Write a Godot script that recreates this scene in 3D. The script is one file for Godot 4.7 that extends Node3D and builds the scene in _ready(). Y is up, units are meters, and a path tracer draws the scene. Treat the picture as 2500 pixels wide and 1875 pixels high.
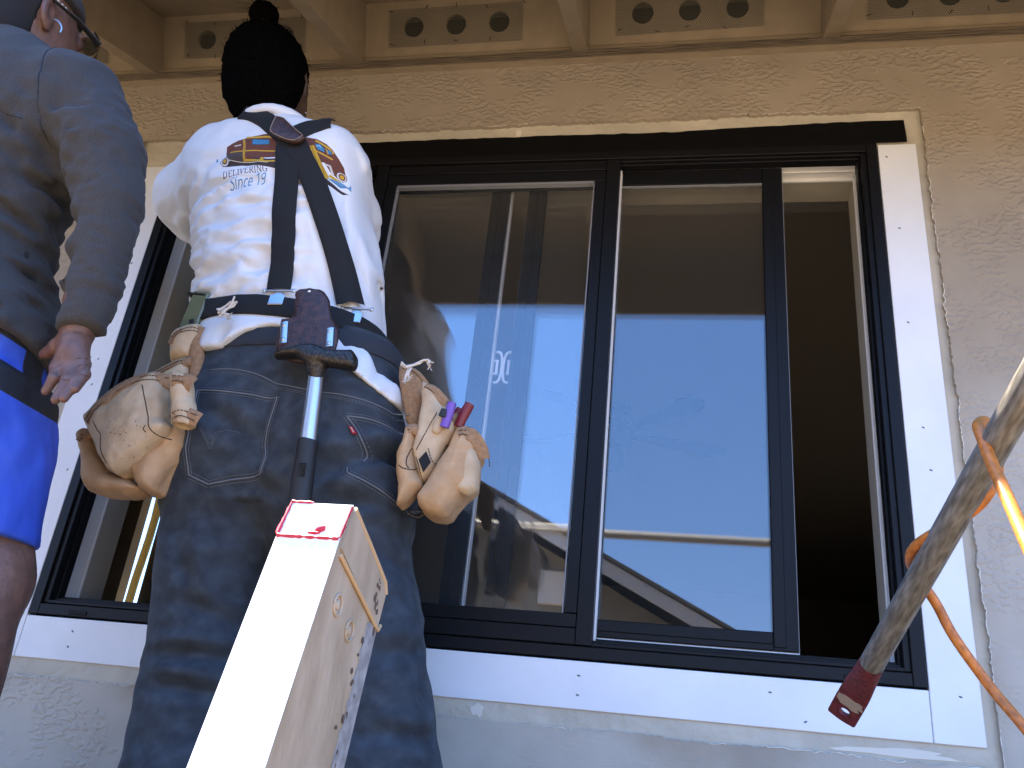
extends Node3D
# A house wall under deep eaves: a new black sliding window is being trimmed out by two workmen.

const SILL := 0.52                      # height of the window's lower edge above the patio

var mats := {}
var rng := RandomNumberGenerator.new()


# ---------------------------------------------------------------- geometry
class Geo:
	var v := PackedVector3Array()
	var n := PackedVector3Array()
	var uv := PackedVector2Array()
	var ix := PackedInt32Array()

	func vert(p: Vector3, nn: Vector3, t := Vector2.ZERO) -> int:
		v.append(p); n.append(nn); uv.append(t)
		return v.size() - 1

	func tri_i(a: int, b: int, c: int) -> void:   # wound clockwise round the outward normals
		var g := (v[b] - v[a]).cross(v[c] - v[a])
		if g.dot(n[a] + n[b] + n[c]) > 0.0:
			ix.append(a); ix.append(c); ix.append(b)
		else:
			ix.append(a); ix.append(b); ix.append(c)

	func tri(a: Vector3, b: Vector3, c: Vector3, inside: Vector3) -> void:
		var g := (b - a).cross(c - a)
		if g.length_squared() < 1e-16:
			return
		g = g.normalized()
		if g.dot((a + b + c) / 3.0 - inside) < 0.0:
			g = -g
		var i := vert(a, g, Vector2(a.x, a.y)); vert(b, g, Vector2(b.x, b.y)); vert(c, g, Vector2(c.x, c.y))
		tri_i(i, i + 1, i + 2)

	func quad(a: Vector3, b: Vector3, c: Vector3, d: Vector3, inside: Vector3) -> void:
		tri(a, b, c, inside)
		tri(a, c, d, inside)

	# a box with chamfered edges
	func box(c: Vector3, s: Vector3, bev := 0.0, bs := Basis()) -> void:
		var h := s * 0.5
		var e := minf(bev, minf(h.x, minf(h.y, h.z)) * 0.9)
		var f := func(x: float, y: float, z: float) -> Vector3: return c + bs * Vector3(x, y, z)
		for sx in [-1.0, 1.0]:
			quad(f.call(sx * h.x, -h.y + e, -h.z + e), f.call(sx * h.x, h.y - e, -h.z + e), f.call(sx * h.x, h.y - e, h.z - e), f.call(sx * h.x, -h.y + e, h.z - e), c)
			quad(f.call(-h.x + e, sx * h.y, -h.z + e), f.call(h.x - e, sx * h.y, -h.z + e), f.call(h.x - e, sx * h.y, h.z - e), f.call(-h.x + e, sx * h.y, h.z - e), c)
			quad(f.call(-h.x + e, -h.y + e, sx * h.z), f.call(h.x - e, -h.y + e, sx * h.z), f.call(h.x - e, h.y - e, sx * h.z), f.call(-h.x + e, h.y - e, sx * h.z), c)
		if e <= 0.0:
			return
		for sa in [-1.0, 1.0]:
			for sb in [-1.0, 1.0]:
				quad(f.call(sa * h.x, sb * (h.y - e), -h.z + e), f.call(sa * h.x, sb * (h.y - e), h.z - e), f.call(sa * (h.x - e), sb * h.y, h.z - e), f.call(sa * (h.x - e), sb * h.y, -h.z + e), c)
				quad(f.call(sa * h.x, -h.y + e, sb * (h.z - e)), f.call(sa * h.x, h.y - e, sb * (h.z - e)), f.call(sa * (h.x - e), h.y - e, sb * h.z), f.call(sa * (h.x - e), -h.y + e, sb * h.z), c)
				quad(f.call(-h.x + e, sa * h.y, sb * (h.z - e)), f.call(h.x - e, sa * h.y, sb * (h.z - e)), f.call(h.x - e, sa * (h.y - e), sb * h.z), f.call(-h.x + e, sa * (h.y - e), sb * h.z), c)
				for sc in [-1.0, 1.0]:
					tri(f.call(sa * h.x, sb * (h.y - e), sc * (h.z - e)), f.call(sa * (h.x - e), sb * h.y, sc * (h.z - e)), f.call(sa * (h.x - e), sb * (h.y - e), sc * h.z), c)

	func span(x0: float, x1: float, y0: float, y1: float, z0: float, z1: float, bev := 0.0012) -> void:
		box(Vector3((x0 + x1) / 2, (y0 + y1) / 2, (z0 + z1) / 2), Vector3(absf(x1 - x0), absf(y1 - y0), absf(z1 - z0)), bev)

	# a tube along points; radius a number or an array; flat squeezes it across one axis
	func tube(pts: Array, radius: Variant, sides := 8, caps := true, flat := 1.0, flat_dir := Vector3.ZERO) -> void:
		var m := pts.size()
		var side := Vector3.ZERO
		var start := v.size()
		for i in m:
			var p: Vector3 = pts[i]
			var t: Vector3 = (pts[mini(i + 1, m - 1)] - pts[maxi(i - 1, 0)]).normalized()
			if flat_dir != Vector3.ZERO:
				side = flat_dir.cross(t).normalized()
			elif i == 0:
				side = t.cross(Vector3(0.31, 0.17, 0.93)).normalized()
			else:
				side = (side - t * side.dot(t)).normalized()
			var up := t.cross(side).normalized()
			var r: float = radius[i] if radius is Array else radius
			for j in sides:
				var a := TAU * j / sides
				var q := side * (cos(a) * r) + up * (sin(a) * r * flat)
				var nn := (side * cos(a) * flat + up * sin(a)).normalized()
				vert(p + q, nn, Vector2(float(i) / maxi(m - 1, 1), float(j) / sides))
		for i in m - 1:
			for j in sides:
				var a := start + i * sides + j
				var b := start + i * sides + (j + 1) % sides
				tri_i(a, b, b + sides)
				tri_i(a, b + sides, a + sides)
		if caps:
			for e in [0, m - 1]:
				var t: Vector3 = (pts[0] - pts[1]).normalized() if e == 0 else (pts[m - 1] - pts[m - 2]).normalized()
				var k := vert(pts[e], t)
				var first := v.size()
				for j in sides:
					vert(v[start + e * sides + j], t)
				for j in sides:
					tri_i(k, first + j, first + (j + 1) % sides)

	# a surface over a grid of points (rows of equal length)
	func sheet(rows: Array, towards: Vector3, uvs := []) -> void:
		var nv := rows.size()
		var nu: int = rows[0].size()
		var start := v.size()
		for j in nv:
			for i in nu:
				var du: Vector3 = rows[j][mini(i + 1, nu - 1)] - rows[j][maxi(i - 1, 0)]
				var dv: Vector3 = rows[mini(j + 1, nv - 1)][i] - rows[maxi(j - 1, 0)][i]
				var g := du.cross(dv).normalized()
				if g.dot(towards) < 0.0:
					g = -g
				vert(rows[j][i], g, uvs[j][i] if uvs.size() else Vector2(rows[j][i].x, rows[j][i].y))
		for j in nv - 1:
			for i in nu - 1:
				var a := start + j * nu + i
				tri_i(a, a + 1, a + nu + 1)
				tri_i(a, a + nu + 1, a + nu)

	# a flat outline given a thickness; ux and uy span its plane
	func prism(poly: PackedVector2Array, o: Vector3, ux: Vector3, uy: Vector3, depth: Vector3) -> void:
		var t := Geometry2D.triangulate_polygon(poly)
		for end in 2:
			var off := depth * end
			var nn := depth.normalized() * (1.0 if end == 1 else -1.0)
			var s := v.size()
			for p in poly:
				vert(o + ux * p.x + uy * p.y + off, nn, p)
			for i in range(0, t.size(), 3):
				tri_i(s + t[i], s + t[i + 1], s + t[i + 2])
		var turn := 1.0 if Geometry2D.is_polygon_clockwise(poly) else -1.0
		var flip := ux.cross(uy).dot(depth) * turn
		for i in poly.size():
			var a := poly[i]
			var b := poly[(i + 1) % poly.size()]
			var pa := o + ux * a.x + uy * a.y
			var pb := o + ux * b.x + uy * b.y
			var nn := (pb - pa).cross(depth).normalized() * (1.0 if flip < 0.0 else -1.0)
			if nn == Vector3.ZERO:
				continue
			var s := vert(pa, nn, a)
			vert(pb, nn, b); vert(pb + depth, nn, b); vert(pa + depth, nn, a)
			tri_i(s, s + 1, s + 2)
			tri_i(s, s + 2, s + 3)

	func lathe(profile: Array, o: Vector3, axis: Vector3, sides := 16) -> void:   # profile of (along, radius)
		var pts := []
		var rad := []
		for p in profile:
			pts.append(o + axis * p.x); rad.append(p.y)
		tube(pts, rad, sides, true)

	func ball(c: Vector3, r: Vector3, rings := 10, sides := 14, bs := Basis()) -> void:
		var s := v.size()
		for i in rings + 1:
			var a := PI * i / rings
			for j in sides + 1:
				var b := TAU * j / sides
				var u := Vector3(sin(a) * cos(b), cos(a), sin(a) * sin(b))
				vert(c + bs * (u * r), (bs * (u / r)).normalized(), Vector2(float(j) / sides, float(i) / rings))
		for i in rings:
			for j in sides:
				var a := s + i * (sides + 1) + j
				tri_i(a, a + 1, a + sides + 2)
				tri_i(a, a + sides + 2, a + sides + 1)

	func mesh() -> ArrayMesh:
		var arr := []
		arr.resize(Mesh.ARRAY_MAX)
		arr[Mesh.ARRAY_VERTEX] = v
		arr[Mesh.ARRAY_NORMAL] = n
		arr[Mesh.ARRAY_TEX_UV] = uv
		arr[Mesh.ARRAY_INDEX] = ix
		var m := ArrayMesh.new()
		m.add_surface_from_arrays(Mesh.PRIMITIVE_TRIANGLES, arr)
		return m


# a field of distances on a grid, meshed where it crosses zero
class Field:
	var lo: Vector3
	var h: float
	var nx: int
	var ny: int
	var nz: int
	var d := PackedFloat32Array()

	func _init(a: Vector3, b: Vector3, cell: float) -> void:
		lo = a; h = cell
		nx = int((b.x - a.x) / h) + 2; ny = int((b.y - a.y) / h) + 2; nz = int((b.z - a.z) / h) + 2
		d.resize(nx * ny * nz)
		d.fill(1.0)

	func _put(i: int, e: float, k: float, sign: float) -> void:
		if sign > 0.0:
			var o := d[i]
			var q := maxf(k - absf(o - e), 0.0) / maxf(k, 1e-5)
			d[i] = minf(o, e) - q * q * k * 0.25
		else:
			var o := -d[i]
			var q := maxf(k - absf(o - e), 0.0) / maxf(k, 1e-5)
			d[i] = -(minf(o, e) - q * q * k * 0.25)

	func _rng(a: Vector3, b: Vector3) -> Array:
		return [clampi(int((a.x - lo.x) / h), 0, nx - 1), clampi(int((b.x - lo.x) / h) + 1, 0, nx - 1), clampi(int((a.y - lo.y) / h), 0, ny - 1), clampi(int((b.y - lo.y) / h) + 1, 0, ny - 1), clampi(int((a.z - lo.z) / h), 0, nz - 1), clampi(int((b.z - lo.z) / h) + 1, 0, nz - 1)]

	func cone(a: Vector3, b: Vector3, ra: float, rb: float, k := 0.02, sign := 1.0) -> void:
		var m := Vector3.ONE * (maxf(ra, rb) + k + h * 3)
		var r := _rng(a.min(b) - m, a.max(b) + m)
		var ab := b - a
		var l2 := maxf(ab.length_squared(), 1e-9)
		for z in range(r[4], r[5] + 1):
			for y in range(r[2], r[3] + 1):
				var row := (z * ny + y) * nx
				for x in range(r[0], r[1] + 1):
					var p := lo + Vector3(x, y, z) * h - a
					var t := clampf(p.dot(ab) / l2, 0.0, 1.0)
					_put(row + x, (p - ab * t).length() - lerpf(ra, rb, t), k, sign)

	func ell(c: Vector3, rad: Vector3, k := 0.02, bs := Basis(), sign := 1.0) -> void:
		var m := Vector3.ONE * (maxf(rad.x, maxf(rad.y, rad.z)) + k + h * 3)
		var r := _rng(c - m, c + m)
		var inv := bs.transposed()
		var small := minf(rad.x, minf(rad.y, rad.z))
		for z in range(r[4], r[5] + 1):
			for y in range(r[2], r[3] + 1):
				var row := (z * ny + y) * nx
				for x in range(r[0], r[1] + 1):
					var q := inv * (lo + Vector3(x, y, z) * h - c)
					var k0 := (q / rad).length()
					var k1 := (q / (rad * rad)).length()
					_put(row + x, k0 * (k0 - 1.0) / k1 if k1 > 1e-6 else -small, k, sign)

	# an upright limb or trunk: rows of [y, centre x, centre z, half width, half depth], oval with exponent e
	func column(rows: Array, k := 0.03, e := 2.2) -> void:
		var y0: float = rows[0][0]
		var y1: float = rows[-1][0]
		var wide := 0.0
		var a := Vector3(1e9, y0, 1e9)
		var b := Vector3(-1e9, y1, -1e9)
		for q in rows:
			wide = maxf(wide, maxf(q[3], q[4]))
			a.x = minf(a.x, q[1] - q[3]); b.x = maxf(b.x, q[1] + q[3]); a.z = minf(a.z, q[2] - q[4]); b.z = maxf(b.z, q[2] + q[4])
		var m := Vector3.ONE * (k + h * 3)
		var r := _rng(a - m, b + m)
		for y in range(r[2], r[3] + 1):
			var yy := lo.y + y * h
			var yc := clampf(yy, y0, y1)
			var i := 0
			while i < rows.size() - 2 and yc > rows[i + 1][0]:
				i += 1
			var p0: Array = rows[maxi(i - 1, 0)]
			var p1: Array = rows[i]
			var p2: Array = rows[i + 1]
			var p3: Array = rows[mini(i + 2, rows.size() - 1)]
			var span: float = p2[0] - p1[0]
			var t: float = (yc - p1[0]) / span
			var g := [0.0, 0.0, 0.0, 0.0]
			for c in 4:
				var m1: float = (p2[c + 1] - p0[c + 1]) / maxf(p2[0] - p0[0], 1e-5) * span
				var m2: float = (p3[c + 1] - p1[c + 1]) / maxf(p3[0] - p1[0], 1e-5) * span
				var t2 := t * t
				var t3 := t2 * t
				g[c] = (2 * t3 - 3 * t2 + 1) * p1[c + 1] + (t3 - 2 * t2 + t) * m1 + (3 * t2 - 2 * t3) * p2[c + 1] + (t3 - t2) * m2
			var over := absf(yy - yc)
			var sm := minf(g[2], g[3])
			for z in range(r[4], r[5] + 1):
				var qz := pow(absf(lo.z + z * h - g[1]) / g[3], e)
				var row := (z * ny + y) * nx
				for x in range(r[0], r[1] + 1):
					var w := pow(pow(absf(lo.x + x * h - g[0]) / g[2], e) + qz, 1.0 / e)
					var dd := (w - 1.0) * sm
					if over > 0.0:
						dd = Vector2(maxf(dd, 0.0), over).length() if dd > 0.0 else maxf(dd, over)
					_put(row + x, dd, k, 1.0)

	# a puffed slab: outline in x and y, middle at z0 + slope . (x, y), half thickness hz swelling by puff towards its middle
	func slab(poly: PackedVector2Array, z0: float, slope: Vector2, hz: float, puff: float, reach: float, rnd: float, k := 0.01, sign := 1.0) -> void:
		var a := poly[0]
		var b := poly[0]
		for p in poly:
			a = a.min(p); b = b.max(p)
		var mid := (a + b) / 2
		var zs := absf(slope.x) * (b.x - a.x) / 2 + absf(slope.y) * (b.y - a.y) / 2 + hz + puff
		var m := k + h * 3
		var r := _rng(Vector3(a.x - m, a.y - m, z0 - zs - m), Vector3(b.x + m, b.y + m, z0 + zs + m))
		var cnt := poly.size()
		for y in range(r[2], r[3] + 1):
			for x in range(r[0], r[1] + 1):
				var p := Vector2(lo.x + x * h, lo.y + y * h)
				var best := 1e9
				var s := 1.0
				var j := cnt - 1
				for i in cnt:
					var e := poly[j] - poly[i]
					var w := p - poly[i]
					best = minf(best, (w - e * clampf(w.dot(e) / maxf(e.length_squared(), 1e-9), 0.0, 1.0)).length_squared())
					if (p.y >= poly[i].y) != (p.y >= poly[j].y) and p.x < (poly[j].x - poly[i].x) * (p.y - poly[i].y) / (poly[j].y - poly[i].y) + poly[i].x:
						s = -s
					j = i
				var sd := s * sqrt(best)
				var t := clampf(-sd / reach, 0.0, 1.0)
				var hh := hz + puff * sqrt(1.0 - (1.0 - t) * (1.0 - t))
				var zc := z0 + slope.dot(p - mid)
				for z in range(r[4], r[5] + 1):
					var qx := sd + rnd
					var qz := absf(lo.z + z * h - zc) - hh + rnd
					var e := minf(maxf(qx, qz), 0.0) + Vector2(maxf(qx, 0.0), maxf(qz, 0.0)).length() - rnd
					_put((z * ny + y) * nx + x, e, k, sign)

	# keep only what lies on one side of a (possibly uneven) surface; f is negative inside
	func keep(f: Callable) -> void:
		for z in nz:
			for y in ny:
				var row := (z * ny + y) * nx
				for x in nx:
					if d[row + x] < h * 3:
						d[row + x] = maxf(d[row + x], f.call(lo + Vector3(x, y, z) * h))

	# folds and lumps: push the surface out by f
	func push(f: Callable) -> void:
		for z in nz:
			for y in ny:
				var row := (z * ny + y) * nx
				for x in nx:
					if absf(d[row + x]) < 0.035:
						d[row + x] -= f.call(lo + Vector3(x, y, z) * h)

	func at(p: Vector3) -> float:
		var q := (p - lo) / h
		var i := clampi(int(q.x), 0, nx - 2)
		var j := clampi(int(q.y), 0, ny - 2)
		var k := clampi(int(q.z), 0, nz - 2)
		var f := Vector3(clampf(q.x - i, 0, 1), clampf(q.y - j, 0, 1), clampf(q.z - k, 0, 1))
		var o := (k * ny + j) * nx + i
		var s := nx * ny
		return lerpf(lerpf(lerpf(d[o], d[o + 1], f.x), lerpf(d[o + nx], d[o + nx + 1], f.x), f.y), lerpf(lerpf(d[o + s], d[o + s + 1], f.x), lerpf(d[o + s + nx], d[o + s + nx + 1], f.x), f.y), f.z)

	# first surface met from p along a direction
	func hit(p: Vector3, dir: Vector3, far := 1.0) -> Vector3:
		var t := 0.0
		while t < far:
			if at(p + dir * t) < 0.0:
				var b := t
				var a := t - h * 0.5
				for i in 8:
					var m := (a + b) / 2
					if at(p + dir * m) < 0.0:
						b = m
					else:
						a = m
				return p + dir * b
			t += h * 0.5
		return p + dir * far

	var last_z := 1e9

	func back(x: float, y: float, off := 0.0) -> Vector3:      # on the side that faces out from the wall
		var p := hit(Vector3(x, y, lo.z + nz * h - h), Vector3(0, 0, -1), nz * h)
		if p.z < lo.z + h * 2.0:                       # missed: stay level with the last point found
			p.z = last_z if last_z < 1e8 else lo.z + nz * h * 0.5
		else:
			last_z = p.z
		return p + Vector3(0, 0, off)

	func grad(p: Vector3) -> Vector3:
		var e := h * 0.7
		return Vector3(at(p + Vector3(e, 0, 0)) - at(p - Vector3(e, 0, 0)), at(p + Vector3(0, e, 0)) - at(p - Vector3(0, e, 0)), at(p + Vector3(0, 0, e)) - at(p - Vector3(0, 0, e))).normalized()

	func mesh_into(g: Geo, uvf: Variant = null) -> void:
		var id := PackedInt32Array()
		id.resize(nx * ny * nz)
		id.fill(-1)
		var s := nx * ny
		var off := [0, 1, nx, nx + 1, s, s + 1, s + nx, s + nx + 1]
		var ea := [0, 2, 4, 6, 0, 1, 4, 5, 0, 1, 2, 3]
		var eb := [1, 3, 5, 7, 2, 3, 6, 7, 4, 5, 6, 7]
		for z in nz - 1:
			for y in ny - 1:
				var o := (z * ny + y) * nx
				for x in nx - 1:
					var i := o + x
					var v0 := d[i]
					if v0 > h * 6.0 or v0 < -h * 6.0:
						continue
					var neg := 0
					for c in 8:
						if d[i + off[c]] < 0.0:
							neg += 1
					if neg == 0 or neg == 8:
						continue
					var sum := Vector3.ZERO
					var cnt := 0
					for e in 12:
						var a: float = d[i + off[ea[e]]]
						var b: float = d[i + off[eb[e]]]
						if (a < 0.0) != (b < 0.0):
							var t := a / (a - b)
							var ca: int = ea[e]
							var cb: int = eb[e]
							sum += Vector3(lerpf(ca & 1, cb & 1, t), lerpf((ca >> 1) & 1, (cb >> 1) & 1, t), lerpf(ca >> 2, cb >> 2, t))
							cnt += 1
					var p := lo + (Vector3(x, y, z) + sum / cnt) * h
					var nn := grad(p)
					id[i] = g.vert(p, nn, uvf.call(p, nn) if uvf != null else Vector2(p.x, p.y))
		for z in range(1, nz - 1):
			for y in range(1, ny - 1):
				var o := (z * ny + y) * nx
				for x in range(1, nx - 1):
					var i := o + x
					var a := d[i] < 0.0
					if a != (d[i + 1] < 0.0):
						_quad(g, id[i], id[i - nx], id[i - nx - s], id[i - s])
					if a != (d[i + nx] < 0.0):
						_quad(g, id[i], id[i - 1], id[i - 1 - s], id[i - s])
					if a != (d[i + s] < 0.0):
						_quad(g, id[i], id[i - 1], id[i - 1 - nx], id[i - nx])

	func _quad(g: Geo, a: int, b: int, c: int, e: int) -> void:
		if a < 0 or b < 0 or c < 0 or e < 0:
			return
		g.tri_i(a, b, c)
		g.tri_i(a, c, e)


# ---------------------------------------------------------------- naming and tagging
func part(called: String, g: Geo, m: Material, under: Node3D, label := "", kind := "") -> MeshInstance3D:
	var o := MeshInstance3D.new()
	o.name = called
	o.mesh = g.mesh()
	o.material_override = m
	under.add_child(o, true)
	if label:
		o.set_meta("label", label)
	if kind:
		o.set_meta("kind", kind)
	return o


func thing(called: String, label: String, category: String, group := "", at := Vector3.ZERO) -> Node3D:
	var o := Node3D.new()
	o.name = called
	o.position = at
	add_child(o, true)
	o.set_meta("label", label)
	o.set_meta("category", category)
	if group:
		o.set_meta("group", group)
	return o


func single(called: String, g: Geo, m: Material, label: String, category: String, group := "") -> MeshInstance3D:
	var o := part(called, g, m, self, label)
	o.set_meta("category", category)
	if group:
		o.set_meta("group", group)
	return o


# ---------------------------------------------------------------- materials
func lin(r: float, g: float, b: float) -> Color:
	return Color(r, g, b).linear_to_srgb()


func noise(freq: float, oct := 4, s := 1, kind := FastNoiseLite.TYPE_SIMPLEX_SMOOTH) -> FastNoiseLite:
	var f := FastNoiseLite.new()
	f.seed = s
	f.noise_type = kind
	f.frequency = freq
	f.fractal_octaves = oct
	f.fractal_type = FastNoiseLite.FRACTAL_FBM if oct > 1 else FastNoiseLite.FRACTAL_NONE
	return f


# a seamless grey-to-white blotch map: multiplies the base colour between low and 1
func blotch(low: float, freq: float, s: int, size := 256, tint := Color.WHITE) -> NoiseTexture2D:
	var t := NoiseTexture2D.new()
	t.width = size; t.height = size
	t.seamless = true
	t.noise = noise(freq, 5, s)
	var g := Gradient.new()
	g.set_color(0, Color(low * tint.r, low * tint.g, low * tint.b))
	g.set_color(1, Color.WHITE)
	t.color_ramp = g
	return t


func relief(freq: float, s: int, size := 256, oct := 4) -> NoiseTexture2D:
	var t := NoiseTexture2D.new()
	t.width = size; t.height = size
	t.seamless = true
	t.noise = noise(freq, oct, s)
	return t


func mat(called: String, col: Color, rough := 0.7, opt := {}) -> StandardMaterial3D:
	var m := StandardMaterial3D.new()
	m.resource_name = called
	m.albedo_color = col
	m.roughness = rough
	m.metallic = opt.get("metal", 0.0)
	m.metallic_specular = opt.get("spec", 0.5)
	if opt.has("tex"):
		m.albedo_texture = opt.tex
	if opt.has("bump"):
		m.heightmap_enabled = true
		m.heightmap_texture = opt.bump
		m.heightmap_scale = opt.get("bump_cm", 0.1)
	if opt.has("rough_tex"):
		m.roughness_texture = opt.rough_tex
	if opt.has("scale"):
		m.uv1_triplanar = true
		m.uv1_world_triplanar = opt.get("world", true)
		m.uv1_triplanar_sharpness = 4.0
		m.uv1_scale = opt.scale if opt.scale is Vector3 else Vector3.ONE * float(opt.scale)
	if opt.has("rim"):
		m.rim_enabled = true
		m.rim = opt.rim
		m.rim_tint = 0.6
	if opt.has("coat"):
		m.clearcoat_enabled = true
		m.clearcoat = opt.coat
		m.clearcoat_roughness = 0.3
	mats[called] = m
	return m


func make_materials() -> void:
	var paint_n := blotch(0.86, 0.012, 3)
	mat("eave_paint", lin(0.31, 0.242, 0.158), 0.75, {"tex": blotch(0.90, 0.02, 5), "bump": relief(0.03, 6), "bump_cm": 0.06, "scale": 2.0})
	mat("grain_board", lin(0.23, 0.175, 0.115), 0.8, {"tex": blotch(0.62, 0.03, 8), "bump": relief(0.03, 9), "bump_cm": 0.35, "scale": Vector3(1.2, 26.0, 26.0)})
	mat("cream_plaster", lin(0.56, 0.50, 0.385), 0.85, {"tex": blotch(0.84, 0.006, 11), "bump": relief(0.05, 12), "bump_cm": 0.25, "scale": 2.2})
	mat("filler", lin(0.66, 0.61, 0.50), 0.9)
	mat("chalk_edge", lin(0.72, 0.67, 0.56), 0.9)
	mat("black_frame", lin(0.0075, 0.0075, 0.0080), 0.5, {"spec": 0.30, "rough_tex": blotch(0.7, 0.05, 14), "scale": 6.0})
	mat("black_tape", lin(0.0035, 0.0035, 0.0038), 0.5, {"spec": 0.3, "bump": relief(0.006, 15), "bump_cm": 0.25, "scale": 2.5})
	mat("white_vinyl", lin(0.74, 0.72, 0.68), 0.4)
	mat("trim_white", lin(0.80, 0.80, 0.79), 0.45, {"tex": blotch(0.95, 0.01, 17), "scale": 1.5})
	mat("seal_grey", lin(0.20, 0.20, 0.20), 0.4)
	mat("dark_gap", lin(0.006, 0.006, 0.006), 0.9)
	mat("mesh_metal", lin(0.105, 0.098, 0.075), 0.7)
	mat("attic_dark", lin(0.022, 0.014, 0.010), 0.95)
	mat("drywall", lin(0.40, 0.355, 0.27), 0.9)
	mat("room_paint", lin(0.30, 0.26, 0.19), 0.9)
	mat("ceiling_paint", lin(0.50, 0.44, 0.35), 0.9)
	mat("room_floor", lin(0.09, 0.065, 0.045), 0.6)
	mat("shingle", lin(0.09, 0.08, 0.075), 0.95, {"tex": paint_n, "scale": 2.0})
	mat("concrete", lin(0.29, 0.225, 0.150), 0.9, {"tex": blotch(0.7, 0.01, 21, 512), "bump": relief(0.05, 22), "bump_cm": 0.2, "scale": 0.7})
	mat("rust", lin(0.10, 0.025, 0.012), 0.9)
	mat("nail_mark", lin(0.13, 0.14, 0.16), 0.6)
	var glass := StandardMaterial3D.new()
	glass.resource_name = "window_glass"
	glass.transparency = BaseMaterial3D.TRANSPARENCY_ALPHA
	glass.albedo_color = Color(0.9, 0.95, 0.93, 0.003)
	glass.roughness = 0.0
	glass.metallic_specular = 0.5
	mats["glass"] = glass


# the lace-like trowelled stucco: raised islands with crisp lower lips, and bald patches between them
func stucco_maps() -> Array:
	var w := 1536
	var hgt := 960
	var n1 := noise(0.085, 3, 31)
	n1.domain_warp_enabled = true
	n1.domain_warp_amplitude = 10.0
	n1.domain_warp_frequency = 0.05
	var n2 := noise(0.011, 3, 32)
	var n3 := noise(0.35, 2, 33)
	var im := Image.create(w, hgt, false, Image.FORMAT_L8)
	var px := PackedByteArray()
	px.resize(w * hgt)
	for y in hgt:
		for x in w:
			var bald := smoothstep(-0.30, 0.06, n2.get_noise_2d(x * 1.3, y * 1.6))
			if y > 600 and x > 700:
				bald *= 1.0 - smoothstep(600.0, 760.0, float(y)) * 0.85
			var a := n1.get_noise_2d(x * 1.05, y * 1.9)
			var isle := smoothstep(-0.02, 0.16, a)
			var v := 0.35 + bald * isle * 0.5 + n3.get_noise_2d(x, y) * 0.04 * (0.6 + isle)
			px[y * w + x] = int(clampf(v, 0, 1) * 255.0)
	im.set_data(w, hgt, false, Image.FORMAT_L8, px)
	# colour: tan paint over most of it; a smoother, greyer, unpainted coat under the sill and down the lower right
	var ci := Image.create(384, 240, false, Image.FORMAT_RGB8)
	var n4 := noise(0.02, 4, 34)
	var n5 := noise(0.006, 3, 35)
	for y in 240:
		for x in 384:
			var wx := fposmod((x / 384.0 - 0.25) * 3.4, 3.4)
			var wy := (0.98 - y / 240.0) * 2.125
			if wx > 2.9:
				wx -= 3.4
			var wob := n4.get_noise_2d(x, y) * 0.12
			var bare := 1.0 - smoothstep(0.36, 0.46, wy + wob)
			bare = maxf(bare, smoothstep(1.86, 1.98, wx + wob * 0.5) * (1.0 - smoothstep(0.75, 1.35, wy + wob)))
			var c := Color(0.325, 0.268, 0.196).lerp(Color(0.46, 0.415, 0.34), bare * 0.9)
			var d := 1.0 + n5.get_noise_2d(x * 3.0, y * 3.0) * 0.16 + n4.get_noise_2d(x * 6.0, y * 6.0) * 0.07
			ci.set_pixel(x, y, Color(c.r * d, c.g * d, c.b * d).linear_to_srgb())
	return [ImageTexture.create_from_image(im), ImageTexture.create_from_image(ci)]


func jag(a: Vector2, b: Vector2, step: float, amp: float, s: int) -> Array:
	var out := []
	var n := noise(1.0, 4, s)
	var m := int(a.distance_to(b) / step)
	var nrm := (b - a).normalized().orthogonal()
	for i in m + 1:
		var t := float(i) / m
		var fade := minf(1.0, minf(t, 1.0 - t) * 12.0)
		var p := a.lerp(b, t)
		out.append(p + nrm * (n.get_noise_2d(p.x * 6.0, p.y * 6.0) * amp * 1.2 + n.get_noise_2d(p.x * 38.0 + 50, p.y * 38.0) * amp * 1.2 + n.get_noise_2d(p.x * 160.0, p.y * 160.0 + 9) * amp * 0.8) * fade)
	return out


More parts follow.
